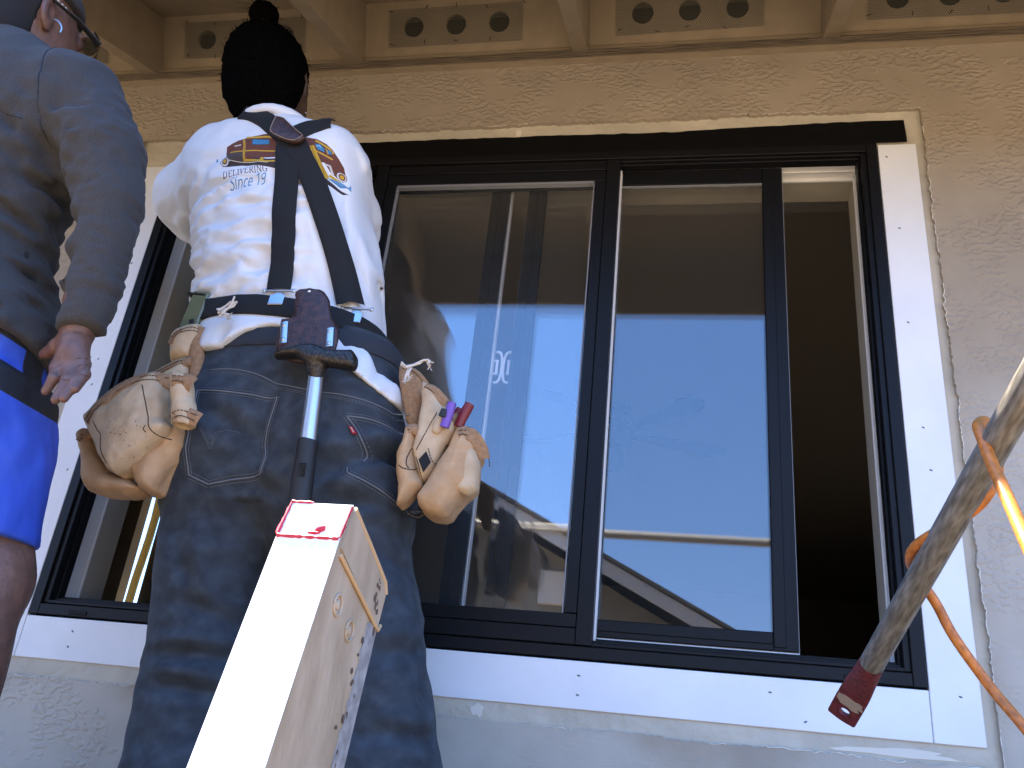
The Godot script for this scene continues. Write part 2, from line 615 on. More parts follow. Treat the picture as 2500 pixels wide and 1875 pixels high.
func build_house() -> void:
	var Y := SILL
	var house := thing("house", "tan stucco house wall with painted rafters and vented eaves overhead", "house")
	# --- stucco, broken away round the new window
	var xl := -0.114
	var xr := 1.934
	var yb := Y - 0.1235
	var yt := Y + 1.305
	var top := jag(Vector2(xl, yt), Vector2(xr, yt + 0.012), 0.005, 0.0042, 41)
	var rgt := jag(Vector2(xr, yt + 0.012), Vector2(xr + 0.004, yb), 0.005, 0.0032, 42)
	var bot := jag(Vector2(xr + 0.004, yb), Vector2(xl, yb - 0.004), 0.006, 0.0035, 43)
	var lft := jag(Vector2(xl, yb - 0.004), Vector2(xl, yt), 0.006, 0.004, 44)
	var O := [Vector2(-3.2, 2.034), Vector2(6.0, 2.034), Vector2(6.0, -0.05), Vector2(-3.2, -0.05)]
	var g := Geo.new()
	var sides := [[top, O[0], O[1]], [rgt, O[1], O[2]], [bot, O[2], O[3]], [lft, O[3], O[0]]]
	for s in sides:
		var poly := PackedVector2Array(s[0])
		poly.append(s[2]); poly.append(s[1])
		g.prism(poly, Vector3(0, 0, -0.012), Vector3.RIGHT, Vector3.UP, Vector3(0, 0, 0.016))
	var maps := stucco_maps()
	var sm := mat("stucco", Color.WHITE, 0.88, {"bump": maps[0], "bump_cm": 0.34, "tex": maps[1]})
	sm.uv1_scale = Vector3(1.0 / 3.4, -1.0 / 2.125, 1)
	sm.uv1_offset = Vector3(0.25, 0.98, 0)
	sm.texture_repeat = true
	part("stucco", g, sm, house)
	# --- broken pale lip along the stucco's edge
	g = Geo.new()
	rng.seed = 77
	for s in sides:
		var run := []
		var pts: Array = s[0]
		for i in pts.size():
			if rng.randf() < 0.10 and run.size() > 1:
				if rng.randf() < 0.34:
					_lip(g, run)
				run = []
			run.append(Vector3(pts[i].x, pts[i].y, 0.0045))
		if run.size() > 1:
			_lip(g, run)
	part("broken_edge", g, mats.chalk_edge, house, "", "stuff")
	# --- the older cream plaster laid bare behind
	g = Geo.new()
	g.span(xl - 0.05, xr + 0.05, Y + 1.215, yt + 0.08, -0.05, -0.0072, 0.0)
	g.span(xl - 0.05, xr + 0.05, yb - 0.08, Y - 0.005, -0.05, -0.0072, 0.0)
	g.span(xl - 0.05, -0.004, Y - 0.005, Y + 1.215, -0.05, -0.0072, 0.0)
	g.span(1.834, xr + 0.05, Y - 0.005, Y + 1.215, -0.05, -0.0072, 0.0)
	part("exposed_plaster", g, mats.cream_plaster, house)
	# smears of filler
	for q in [[0.965, 1.812, 0.007, 0.014, 51], [1.78, 0.409, 0.09, 0.007, 53], [1.02, 0.412, 0.012, 0.012, 54]]:
		var poly := PackedVector2Array()
		var nn := noise(1.0, 3, q[4])
		for i in 22:
			var a := TAU * i / 22
			var r := 1.0 + nn.get_noise_2d(cos(a) * 0.9, sin(a) * 0.9) * 0.7
			poly.append(Vector2(q[0] + cos(a) * q[2] * r, q[1] + sin(a) * q[3] * r))
		g = Geo.new()
		g.prism(poly, Vector3(0, 0, -0.0072), Vector3.RIGHT, Vector3.UP, Vector3(0, 0, 0.0012))
		part("filler_smear", g, mats.filler, house)
	# core of the wall, with the opening
	g = Geo.new()
	for q in [[-3.2, 6.0, Y + 1.225, 2.08], [-3.2, 6.0, -0.05, Y + 0.004], [-3.2, 0.002, Y + 0.004, Y + 1.225], [1.828, 6.0, Y + 0.004, Y + 1.225]]:
		g.span(q[0], q[1], q[2], q[3], -0.19, -0.052, 0.0)
	part("wall_core", g, mats.drywall, house)
	# --- frieze under the eaves
	g = Geo.new()
	g.span(-3.2, 6.0, 2.030, 2.036, -0.01, 0.021, 0.0)
	g.span(-3.2, 6.0, 2.068, 2.086, -0.01, 0.012, 0.003)
	part("frieze_moulding", g, mats.eave_paint, house)
	g = Geo.new()
	g.span(-3.2, 6.0, 2.037, 2.067, -0.01, 0.020, 0.002)
	part("frieze_board", g, mats.grain_board, house)
	# --- rafters, blocking with vents, sheathing
	var slope := -0.452
	var lean := 0.424
	var rc := []
	for i in range(-4, 8):
		rc.append(0.476 + 0.632 * i if i < 1 else 1.109 + 0.633 * (i - 1))
	for x in rc:
		g = Geo.new()
		var poly := PackedVector2Array([Vector2(-0.06, 2.094), Vector2(0.722, 2.094 + slope * 0.722), Vector2(0.722, 2.094 + slope * 0.722 + 0.1685), Vector2(-0.06, 2.288)])
		g.prism(poly, Vector3(x - 0.02, 0, 0), Vector3(0, 0, 1), Vector3.UP, Vector3(0.04, 0, 0))
		part("rafter", g, mats.eave_paint, house)
	var screen := Geo.new()
	_hex_screen(screen, 0.385, 0.110)
	for i in rc.size() - 1:
		var x0: float = rc[i] + 0.0205
		var x1: float = rc[i + 1] - 0.0205
		g = Geo.new()
		var vc := (x0 + x1) / 2 - 0.033
		_holed_board(g, x0, x1, -0.006, 0.154, -0.012, 0.0, [vc - 0.122, vc, vc + 0.122], 0.0745, 0.0285)
		var b := part("blocking_board", g, mats.eave_paint, house)
		# the board stands square to the rafters, so it leans out at its top
		b.transform = Transform3D(Basis(Vector3.RIGHT, Vector3(0, cos(lean), sin(lean)), Vector3(0, -sin(lean), cos(lean))), Vector3(0, 2.100, 0.004))
		var sc := MeshInstance3D.new()
		sc.name = "vent_screen"
		sc.mesh = screen.mesh() if i == 0 else house.get_node("blocking_board/vent_screen").mesh
		sc.material_override = mats.mesh_metal
		b.add_child(sc, true)
		sc.position = Vector3(vc, 0.0745, 0.0022)
		sc.rotation.z = 0.012 * (i % 3 - 1)
		var sg := Geo.new()
		rng.seed = 300 + i
		for k in 9:
			var p := Vector3(vc + (k % 5 - 2) * 0.092 + rng.randf_range(-0.01, 0.01), 0.0745 + (0.048 if k < 5 else -0.048) + rng.randf_range(-0.006, 0.006), 0.0045)
			var a := rng.randf_range(0, PI)
			sg.tube([p - Vector3(cos(a), sin(a), 0) * 0.006, p + Vector3(cos(a), sin(a), 0) * 0.006], 0.0009, 4)
		part("staple", sg, mats.dark_gap, b, "", "stuff")
	g = Geo.new()
	var sp := PackedVector2Array([Vector2(-0.06, 2.2915), Vector2(0.72, 2.2645 + slope * 0.72), Vector2(0.72, 2.2825 + slope * 0.72), Vector2(-0.06, 2.3095)])
	g.prism(sp, Vector3(-3.2, 0, 0), Vector3(0, 0, 1), Vector3.UP, Vector3(9.2, 0, 0))
	part("roof_sheathing", g, mats.eave_paint, house)
	g = Geo.new()
	sp = PackedVector2Array([Vector2(-5.6, 4.86), Vector2(0.77, 2.286 + slope * 0.77), Vector2(0.77, 2.306 + slope * 0.77), Vector2(-5.6, 4.89)])
	g.prism(sp, Vector3(-3.6, 0, 0), Vector3(0, 0, 1), Vector3.UP, Vector3(10.0, 0, 0))
	part("roof", g, mats.shingle, house)
	g = Geo.new()
	g.span(-3.2, 6.0, 1.752, 1.932, 0.7225, 0.742, 0.002)
	part("fascia_board", g, mats.eave_paint, house)
	g = Geo.new()
	g.span(-3.2, 6.0, 2.05, 2.52, -0.605, -0.5, 0.0)
	g.span(-3.2, 6.0, 2.05, 2.0795, -0.5, -0.19, 0.0)
	part("attic_board", g, mats.attic_dark, house)
	# chipped red primer where a rafter meets the frieze
	g = Geo.new()
	g.box(Vector3(1.0875, 2.13, 0.028), Vector3(0.003, 0.05, 0.022), 0.001)
	g.box(Vector3(1.094, 2.078, 0.0125), Vector3(0.016, 0.014, 0.002), 0.0008)
	part("bare_primer", g, mats.rust, house)
	# --- the room behind
	g = Geo.new()
	g.span(-3.0, 5.0, 2.46, 2.50, -9.0, -0.61, 0.0)
	g.span(-3.0, 5.0, 2.02, 2.0495, -0.61, -0.191, 0.0)
	g.span(-3.0, 5.0, 2.02, 2.459, -0.66, -0.6101, 0.0)
	part("room_ceiling", g, mats.ceiling_paint, house)
	g = Geo.new()
	g.span(-3.05, -3.0, 0, 2.5, -4.2, -0.191, 0.0)
	g.span(5.0, 5.05, 0, 2.5, -9.0, -3.8, 0.0)
	g.span(5.0, 5.05, 0, 2.5, -2.9, -0.191, 0.0)
	g.span(5.0, 5.05, 0, 1.2, -3.8, -2.9, 0.0)
	g.span(5.0, 5.05, 1.9, 2.5, -3.8, -2.9, 0.0)
	g.span(0.35, 0.40, 0, 2.46, -9.0, -4.2, 0.0)
	g.span(0.40, 5.0, 0, 2.46, -9.0, -8.9, 0.0)
	g.span(-3.0, -2.66, 0, 2.46, -4.2, -4.1, 0.0)
	g.span(-2.48, 0.40, 0, 2.46, -4.199, -4.1, 0.0)
	g.span(-2.66, -2.48, 0, 0.35, -4.2, -4.1, 0.0)
	part("room_wall", g, mats.room_paint, house)
	g = Geo.new()
	g.span(-3.0, 5.0, 0.005, 0.05, -9.0, -0.191, 0.0)
	part("room_floor", g, mats.room_floor, house)


func _lip(g: Geo, run: Array) -> void:
	var r := []
	for i in run.size():
		r.append(0.0003 + 0.0009 * rng.randf())
	g.tube(run, r, 5, true, 0.6)


func _hex_screen(g: Geo, w: float, hgt: float) -> void:
	var p := 0.0056            # pitch of the expanded mesh
	var ry := p * 0.866
	var rows := int(hgt / (ry))
	var cols := int(w / p)
	var t := 0.0012
	for j in rows:
		for i in cols:
			var c := Vector2(-w / 2 + (i + 0.5 * (j % 2)) * p, -hgt / 2 + j * ry)
			for k in 3:
				var a := PI / 6 + k * PI / 3
				var u := Vector2(cos(a + PI / 3), sin(a + PI / 3))
				var m := c + Vector2(cos(a), sin(a)) * p * 0.5
				m = c + Vector2(cos(k * PI / 3), sin(k * PI / 3)) * p * 0.5
				u = Vector2(-sin(k * PI / 3), cos(k * PI / 3)) * p * 0.30
				var s := Vector2(u.y, -u.x).normalized() * t / 2
				var z := 0.0
				var b := g.v.size()
				for q in [m - u - s, m + u - s, m + u + s, m - u + s]:
					g.vert(Vector3(q.x, q.y, z), Vector3(0, 0, 1))
				g.tri_i(b, b + 1, b + 2)
				g.tri_i(b, b + 2, b + 3)


# a board with round holes through it
func _holed_board(g: Geo, x0: float, x1: float, y0: float, y1: float, z0: float, z1: float, cx: Array, cy: float, r: float) -> void:
	var mid := Vector3((x0 + x1) / 2, (y0 + y1) / 2, (z0 + z1) / 2)
	var cuts := [x0]
	for k in cx.size() - 1:
		cuts.append((cx[k] + cx[k + 1]) / 2)
	cuts.append(x1)
	for k in cx.size():
		var a := Vector2(cuts[k], y0)
		var b := Vector2(cuts[k + 1], y1)
		var ring := []
		var outer := []
		var m := 32
		for i in m:
			var t := TAU * (i + 0.5) / m
			var u := Vector2(cos(t), sin(t))
			ring.append(Vector2(cx[k], cy) + u * r)
			var sx: float = ((b.x if u.x > 0 else a.x) - cx[k]) / u.x
			var sy: float = ((b.y if u.y > 0 else a.y) - cy) / u.y
			outer.append(Vector2(cx[k], cy) + u * minf(sx, sy))
		for i in m:
			var j := (i + 1) % m
			var s := g.v.size()
			var corner: Vector2 = outer[i]
			for q in [ring[i], ring[j], outer[j], outer[i]]:
				g.vert(Vector3(q.x, q.y, z1), Vector3(0, 0, 1), q)
			g.tri_i(s, s + 1, s + 2)
			g.tri_i(s, s + 2, s + 3)
			# fill the corner that the straight cut would miss
			if absf(outer[i].x - outer[j].x) > 1e-5 and absf(outer[i].y - outer[j].y) > 1e-5:
				var cc := Vector2(b.x if outer[i].x + outer[j].x > 2 * cx[k] else a.x, b.y if outer[i].y + outer[j].y > 2 * cy else a.y)
				s = g.v.size()
				for q in [outer[i], outer[j], cc]:
					g.vert(Vector3(q.x, q.y, z1), Vector3(0, 0, 1), q)
				g.tri_i(s, s + 1, s + 2)
			var n1 := Vector3(cx[k], cy, 0) - Vector3(ring[i].x, ring[i].y, 0)
			s = g.v.size()
			for q in [[ring[i], z1], [ring[j], z1], [ring[j], z0], [ring[i], z0]]:
				g.vert(Vector3(q[0].x, q[0].y, q[1]), n1.normalized(), q[0])
			g.tri_i(s, s + 1, s + 2)
			g.tri_i(s, s + 2, s + 3)


func build_window() -> void:
	var Y := SILL
	var win := thing("sliding_window", "new black framed sliding window with both side sashes slid inwards", "window")
	var B: Material = mats.black_frame
	var V: Material = mats.white_vinyl
	var W := 1.83
	var H := 1.23
	var x1_ := 1.231
	# frame: a flat flange, a lower step and the deep channel, mitred look from butt joints
	_bars("frame_jamb", B, [[0, 0.0235, 0, H, -0.05, 0], [0.0235, 0.0355, 0.026, H - 0.034, -0.05, -0.007], [0.0355, 0.041, 0.034, H - 0.04, -0.05, -0.026]], win)
	_bars("frame_jamb", B, [[W - 0.0235, W, 0, H, -0.05, 0], [W - 0.0355, W - 0.0235, 0.026, H - 0.034, -0.05, -0.007], [W - 0.041, W - 0.0355, 0.034, H - 0.04, -0.05, -0.026]], win)
	_bars("frame_head", B, [[0.024, W - 0.024, H - 0.033, H - 0.0005, -0.05, -0.0005], [0.024, W - 0.024, H - 0.037, H - 0.033, -0.05, -0.009], [0.036, W - 0.036, H - 0.0405, H - 0.037, -0.045, -0.020]], win)
	_bars("frame_sill", B, [[0.024, W - 0.024, 0.0005, 0.0235, -0.05, -0.0005], [0.024, W - 0.024, 0.0255, 0.033, -0.05, -0.008], [0.036, W - 0.036, 0.033, 0.039, -0.05, -0.020], [0.036, W - 0.036, 0.039, 0.0445, -0.05, -0.034]], win)
	_bars("sill_gap", mats.dark_gap, [[0.024, W - 0.024, 0.0236, 0.0254, -0.05, -0.012, 0.0]], win)
	_bars("weep_cover", B, [[0.098, 0.142, 0.004, 0.0125, 0.0, 0.0022]], win)
	_bars("weep_cover", B, [[1.69, 1.73, 0.004, 0.0125, 0.0, 0.0022]], win)
	_bars("weep_slot", mats.dark_gap, [[0.102, 0.136, 0.0055, 0.0105, 0.0022, 0.0028, 0.0], [1.694, 1.712, 0.0055, 0.0105, 0.0022, 0.0028, 0.0]], win)
	# white inside half of the frame
	_bars("inner_jamb", V, [[-0.004, 0.0335, 0.03, H - 0.02, -0.105, -0.051], [0.0335, 0.0365, 0.03, H - 0.02, -0.105, -0.098]], win)
	_bars("inner_jamb", V, [[W - 0.0335, W + 0.004, 0.03, H - 0.02, -0.105, -0.051], [W - 0.0365, W - 0.0335, 0.03, H - 0.02, -0.105, -0.098]], win)
	_bars("inner_head", V, [[0.034, W - 0.034, H - 0.032, H + 0.004, -0.105, -0.051], [0.034, W - 0.034, H - 0.036, H - 0.032, -0.073, -0.070], [0.034, W - 0.034, H - 0.042, H - 0.032, -0.105, -0.097]], win)
	_bars("head_lining", V, [[x1_ + 0.005, W - 0.037, 1.1952, 1.2065, -0.0505, -0.0455, 0.0], [0.037, 0.594, 1.1952, 1.2065, -0.0505, -0.0455, 0.0]], win)
	_bars("inner_sill", V, [[0.034, W - 0.034, 0.004, 0.040, -0.105, -0.051]], win)
	# drywall return round the opening inside
	_bars("plaster_return", mats.drywall, [[-0.03, 0.031, 0.0, H, -0.19, -0.106, 0.0], [W - 0.031, W + 0.03, 0.0, H, -0.19, -0.106, 0.0], [0.031, W - 0.031, H - 0.036, H + 0.03, -0.19, -0.106, 0.0], [0.031, W - 0.031, -0.03, 0.03, -0.19, -0.106, 0.0]], win)
	# fixed middle light
	var x0 := 0.599
	var x1 := 1.231
	for s in 2:
		var a := x0 if s == 0 else x1 - 0.032
		var b := x0 + 0.032 if s == 0 else x1 - 0.059
		_bars("mullion", B, [[a, a + 0.032, 0.026, H - 0.034, -0.046, -0.003], [b + 0.0012, b + 0.0262, 0.0862, 1.134, -0.046, -0.006]], win)
		_bars("mullion_lining", V, [[x0 - 0.0045, x0 - 0.0005, 0.03, H - 0.05, -0.048, -0.028, 0.0] if s == 0 else [x1 + 0.0005, x1 + 0.0045, 0.03, H - 0.05, -0.048, -0.028, 0.0]], win)
	_bars("bottom_rail", B, [[0.632, 1.198, 0.0262, 0.0575, -0.046, -0.004], [0.632, 1.198, 0.0588, 0.085, -0.046, -0.006]], win)
	_bars("top_rail", B, [[0.632, 1.198, 1.166, H - 0.041, -0.046, -0.004], [0.632, 1.198, 1.135, 1.1648, -0.046, -0.006]], win)
	_bars("glazing_bead", mats.seal_grey, [[0.660, 1.170, 1.128, 1.1348, -0.022, -0.008, 0.0], [0.6592, 0.662, 0.086, 1.1345, -0.022, -0.008, 0.0], [1.168, 1.1708, 0.086, 1.1345, -0.022, -0.008, 0.0]], win)
	_bars("pane", mats.glass, [[0.652, 1.178, 0.078, 1.142, -0.026, -0.022, 0.0], [0.652, 1.178, 0.078, 1.142, -0.039, -0.035, 0.0]], win)
	# sashes on the inside track
	for s in 2:
		var l := 0.33 if s == 0 else 1.0
		var r := l + 0.62
		var sash := Geo.new()
		for q in [[l, l + 0.046, 0.051, 1.194], [r - 0.046, r, 0.051, 1.194], [l + 0.046, r - 0.046, 0.051, 0.085], [l + 0.046, r - 0.046, 1.147, 1.194]]:
			sash.span(q[0], q[1], Y + q[2], Y + q[3], -0.062, -0.050)
		for q in [[l + 0.022, l + 0.047, 0.0565, 1.192], [r - 0.047, r - 0.022, 0.0565, 1.192]]:
			sash.span(q[0] + 0.001, q[1] - 0.001, Y + q[2], Y + q[3], -0.060, -0.0475)
		sash.span(l + 0.048, r - 0.048, Y + 0.062, Y + 0.0838, -0.060, -0.0475)
		sash.span(l + 0.048, r - 0.048, Y + 1.150, Y + 1.186, -0.060, -0.0475)
		var so := part("sliding_sash", sash, B, win)
		_bars("sash_lining", V, [[l - 0.003, l + 0.040, 0.046, 1.194, -0.088, -0.0625], [r - 0.040, r + 0.003, 0.046, 1.194, -0.088, -0.0625], [l + 0.04, r - 0.04, 0.046, 0.078, -0.088, -0.0625], [l + 0.04, r - 0.04, 1.170, 1.194, -0.088, -0.0625]], so)
		_bars("weather_strip", mats.seal_grey, [[r + 0.0002, r + 0.0022, 0.05, 1.2, -0.0615, -0.0585, 0.0], [l - 0.0022, l - 0.0002, 0.05, 1.19, -0.0615, -0.0585, 0.0]], so)
		_bars("pane", mats.glass, [[l + 0.04, r - 0.04, 0.078, 1.158, -0.0585, -0.0545, 0.0], [l + 0.04, r - 0.04, 0.078, 1.158, -0.075, -0.071, 0.0]], so)
		_bars("glazing_bead", mats.seal_grey, [[l + 0.047, r - 0.047, 1.143, 1.1468, -0.054, -0.0475, 0.0]], so)
		# finger latch on the inner stile
		var lx := r + 0.003 if s == 0 else l - 0.003
		var dir := 1.0 if s == 0 else -1.0
		var lg := Geo.new()
		var ring := []
		for i in 19:
			var t := -PI / 2 + PI * i / 18
			ring.append(Vector3(lx + dir * (0.004 + 0.016 * pow(maxf(cos(t), 0.0), 0.45)), Y + 0.655 + 0.040 * sin(t), -0.083))
		lg.tube(ring, 0.0034, 8)
		lg.box(Vector3(lx + dir * 0.008, Y + 0.655, -0.084), Vector3(0.006, 0.034, 0.006), 0.001)
		lg.box(Vector3(lx + dir * 0.006, Y + 0.672, -0.084), Vector3(0.012, 0.004, 0.008), 0.001)
		lg.box(Vector3(lx + dir * 0.006, Y + 0.638, -0.084), Vector3(0.012, 0.004, 0.008), 0.001)
		part("latch", lg, V, so)
	_bars("track_line", V, [[1.2365, 1.62, 0.0452, 0.0478, -0.0505, -0.0475, 0.0]], win)

	# --- loose trim boards and the tape
	var nails := func(o: Node3D, pts: Array) -> void:
		var g := Geo.new()
		for p in pts:
			g.ball(Vector3(p.x, p.y, -0.0028), Vector3(0.0017, 0.0034, 0.0012), 5, 8, Basis(Vector3(0, 0, 1), p.x * 9.0))
		part("nail_mark", g, mats.nail_mark, o, "", "stuff")
	var g := Geo.new()
	g.span(1.8325, 1.917, Y - 0.0905, Y + 1.2165, -0.0133, -0.003, 0.0012)
	var o: Node3D = single("trim_board", g, mats.trim_white, "white vertical trim board along the window's right jamb", "trim board", "white boards round the window")
	nails.call(o, [Vector2(1.85, Y + 1.18), Vector2(1.862, Y + 0.98), Vector2(1.86, Y + 0.74), Vector2(1.868, Y + 0.5), Vector2(1.874, Y + 0.41), Vector2(1.87, Y + 0.21), Vector2(1.883, Y - 0.01)])
	g = Geo.new()
	g.span(-0.086, -0.0022, Y - 0.0905, Y + 1.2165, -0.0133, -0.003, 0.0012)
	o = single("trim_board", g, mats.trim_white, "white vertical trim board behind the man in grey, left of the window", "trim board", "white boards round the window")
	nails.call(o, [Vector2(-0.03, Y + 0.9), Vector2(-0.035, Y + 0.62), Vector2(-0.02, Y + 0.33), Vector2(-0.045, Y + 0.24), Vector2(-0.03, Y + 0.55)])
	g = Geo.new()
	g.span(-0.0012, 1.8312, Y - 0.0905, Y - 0.0035, -0.0133, -0.003, 0.0012)
	o = single("trim_board", g, mats.trim_white, "long white horizontal trim board under the window", "trim board", "white boards round the window")
	nails.call(o, [Vector2(0.12, Y - 0.03), Vector2(0.12, Y - 0.062), Vector2(0.9, Y - 0.028), Vector2(0.9, Y - 0.062), Vector2(1.21, Y - 0.03), Vector2(1.21, Y - 0.065), Vector2(1.56, Y - 0.03), Vector2(1.62, Y - 0.075)])
	# black tape over the head joint, its upper edge hand-cut
	var edge := jag(Vector2(0.25, Y + 1.279), Vector2(1.897, Y + 1.279), 0.02, 0.0022, 61)
	var low := []
	var upp := []
	var mid := []
	for p in edge:
		low.append(Vector3(p.x, Y + 1.2175, 0.0022))
		mid.append(Vector3(p.x, Y + 1.232, 0.0024))
		upp.append(Vector3(p.x, p.y + (0.012 * smoothstep(1.3, 1.897, p.x)), -0.0052 + 0.0008 * sin(p.x * 9.0)))
	g = Geo.new()
	g.sheet([low, mid, upp], Vector3(0, 0, 1))
	single("tape_strip", g, mats.black_tape, "strip of black vinyl tape stuck above the window head", "tape")


func build_surroundings() -> void:
	var g := Geo.new()
	var s := g.v.size()
	for p in [Vector3(-60, 0, -60), Vector3(60, 0, -60), Vector3(60, 0, 80), Vector3(-60, 0, 80)]:
		g.vert(p, Vector3.UP, Vector2(p.x, p.z))
	g.tri_i(s, s + 1, s + 2); g.tri_i(s, s + 2, s + 3)
	var o := part("ground", g, mats.concrete, self, "pale concrete patio", "structure")
	# neighbour's low gable, seen only mirrored in the panes
	var nb := thing("neighbour_house", "neighbouring gabled house mirrored low in the window glass", "house")
	g = Geo.new()
	var poly := PackedVector2Array([Vector2(-6.2, 0), Vector2(1.75, 0), Vector2(1.75, 1.78), Vector2(-2.2, 3.83), Vector2(-6.2, 1.78)])
	g.prism(poly, Vector3(0, 0, 8.4), Vector3.RIGHT, Vector3.UP, Vector3(0, 0, 7))
	part("wall", g, mat("neighbour_wall", lin(0.26, 0.22, 0.15), 0.9, {"tex": blotch(0.8, 0.02, 71), "scale": 0.7}), nb)
	var pale := mat("pale_fascia", lin(0.55, 0.50, 0.42), 0.7)
	for sd in [1.0, -1.0]:
		g = Geo.new()
		var cx := -2.2
		var a := Vector2(cx, 4.02)
		var b := Vector2(cx + sd * 4.35, 1.80)
		g.prism(PackedVector2Array([a, b, b - Vector2(0, 0.17), a - Vector2(0, 0.17)]), Vector3(0, 0, 7.97), Vector3.RIGHT, Vector3.UP, Vector3(0, 0, 0.03))
		part("fascia_board", g, pale, nb)
		g = Geo.new()
		g.prism(PackedVector2Array([a + Vector2(0, 0.06), b + Vector2(sd * 0.05, 0.035), b + Vector2(sd * 0.05, 0.0), a + Vector2(0, 0.0)]), Vector3(0, 0, 7.93), Vector3.RIGHT, Vector3.UP, Vector3(0, 0, 7.8))
		part("roof", g, mats.shingle, nb)
	g = Geo.new()
	g.span(-0.2, 0.2, 2.1, 2.5, 8.36, 8.399, 0.01)
	part("window", g, pale, nb)
	# handrail of the deck behind the camera
	var rail := thing("deck_railing", "pale horizontal handrail mirrored across the lower window panes", "railing")
	g = Geo.new()
	g.tube([Vector3(-4.5, 1.402, 2.3), Vector3(7.0, 1.402, 2.3)], 0.021, 12)
	part("top_rail", g, mat("galvanised", lin(0.42, 0.39, 0.33), 0.5, {"metal": 0.3}), rail)
	for x in [-4.45, 6.95]:
		g = Geo.new()
		g.tube([Vector3(x, 0.0, 2.3), Vector3(x, 1.39, 2.3)], 0.02, 10)
		part("post", g, mats.galvanised, rail)
	# ceiling fan in the dark room
	var fan := thing("ceiling_fan", "dark ceiling fan hanging in the room behind the right pane", "ceiling fan")
	var dark := mat("fan_dark", lin(0.01, 0.009, 0.008), 0.7)
	var c := Vector3(1.02, 2.28, -3.3)
	g = Geo.new()
	g.lathe([Vector2(-0.08, 0.03), Vector2(-0.06, 0.09), Vector2(0.03, 0.11), Vector2(0.08, 0.05), Vector2(0.1, 0.03), Vector2(0.15, 0.03), Vector2(0.16, 0.08), Vector2(0.185, 0.08)], c, Vector3.UP, 20)
	part("motor", g, dark, fan)
	for i in 5:
		var a := deg_to_rad(-24.0 + 72.0 * i)
		var u := Vector3(cos(a), 0, sin(a))
		var w := Vector3(-sin(a), 0.16, cos(a)).normalized()
		g = Geo.new()
		var pl := PackedVector2Array()
		for k in 17:
			var t := PI * k / 16 - PI / 2
			pl.append(Vector2(0.62 + 0.12 * cos(t), 0.08 * sin(t)))
		pl.append(Vector2(0.10, 0.035)); pl.append(Vector2(0.10, -0.035))
		g.prism(pl, c, u, w, u.cross(w) * 0.008)
		part("blade", g, dark, fan)
	# half-drawn curtain beside the bright slit of the far window
	g = Geo.new()
	var rows := []
	for j in 14:
		var row := []
		for i in 20:
			var t := float(i) / 19
			row.append(Vector3(-2.535 + 0.06 * t + 0.012 * sin(j * 0.9), 0.36 + 0.155 * j, -4.06 + 0.015 * sin(t * 19.0)))
		rows.append(row)
	g.sheet(rows, Vector3(0, 0, 1))
	var cm := mat("curtain_cloth", lin(0.62, 0.52, 0.25), 0.9)
	cm.backlight_enabled = true
	cm.backlight = Color(0.8, 0.7, 0.4)
	single("curtain", g, cm, "yellowish curtain beside the bright slit deep inside the room", "curtain")


func _bars(called: String, m: Material, boxes: Array, under: Node3D) -> Node3D:
	var g := Geo.new()
	for q in boxes:
		g.span(q[0], q[1], SILL + q[2], SILL + q[3], q[4], q[5], q[6] if q.size() > 6 else 0.0012)
	return part(called, g, m, under)


# ---------------------------------------------------------------- print on the shirt
func _fill(im: Image, tri: Array, col: Color) -> void:
	var a: Vector2 = tri[0]
	var b: Vector2 = tri[1]
	var c: Vector2 = tri[2]
	var ar := (b - a).cross(c - a)
	if absf(ar) < 1e-6:
		return
	var x0 := maxi(0, int(minf(a.x, minf(b.x, c.x))))
	var x1 := mini(im.get_width() - 1, int(maxf(a.x, maxf(b.x, c.x))) + 1)
	var y0 := maxi(0, int(minf(a.y, minf(b.y, c.y))))
	var y1 := mini(im.get_height() - 1, int(maxf(a.y, maxf(b.y, c.y))) + 1)
	for y in range(y0, y1 + 1):
		for x in range(x0, x1 + 1):
			var p := Vector2(x + 0.5, y + 0.5)
			var w0 := (b - a).cross(p - a) / ar
			var w1 := (c - b).cross(p - b) / ar
			var w2 := (a - c).cross(p - c) / ar
			if w0 >= -0.001 and w1 >= -0.001 and w2 >= -0.001:
				im.set_pixel(x, y, col)


func _shape(im: Image, pts: Array, k: float, o: Vector2, col: Color) -> void:
	var p := PackedVector2Array()
	for q in pts:
		p.append((q - o) * k)
	var t := Geometry2D.triangulate_polygon(p)
	for i in range(0, t.size(), 3):
		_fill(im, [p[t[i]], p[t[i + 1]], p[t[i + 2]]], col)


func _stroke(im: Image, pts: Array, w: float, k: float, o: Vector2, col: Color) -> void:
	for i in pts.size() - 1:
		var d: Vector2 = (pts[i + 1] - pts[i]).normalized().orthogonal() * w / 2
		_shape(im, [pts[i] - d, pts[i + 1] - d, pts[i + 1] + d, pts[i] + d], k, o, col)
		_disc(im, pts[i + 1], Vector2(w, w) / 2, k, o, col)


func _disc(im: Image, c: Vector2, r: Vector2, k: float, o: Vector2, col: Color) -> void:
	var p := []
	for i in 20:
		p.append(c + Vector2(cos(TAU * i / 20), sin(TAU * i / 20)) * r)
	_shape(im, p, k, o, col)


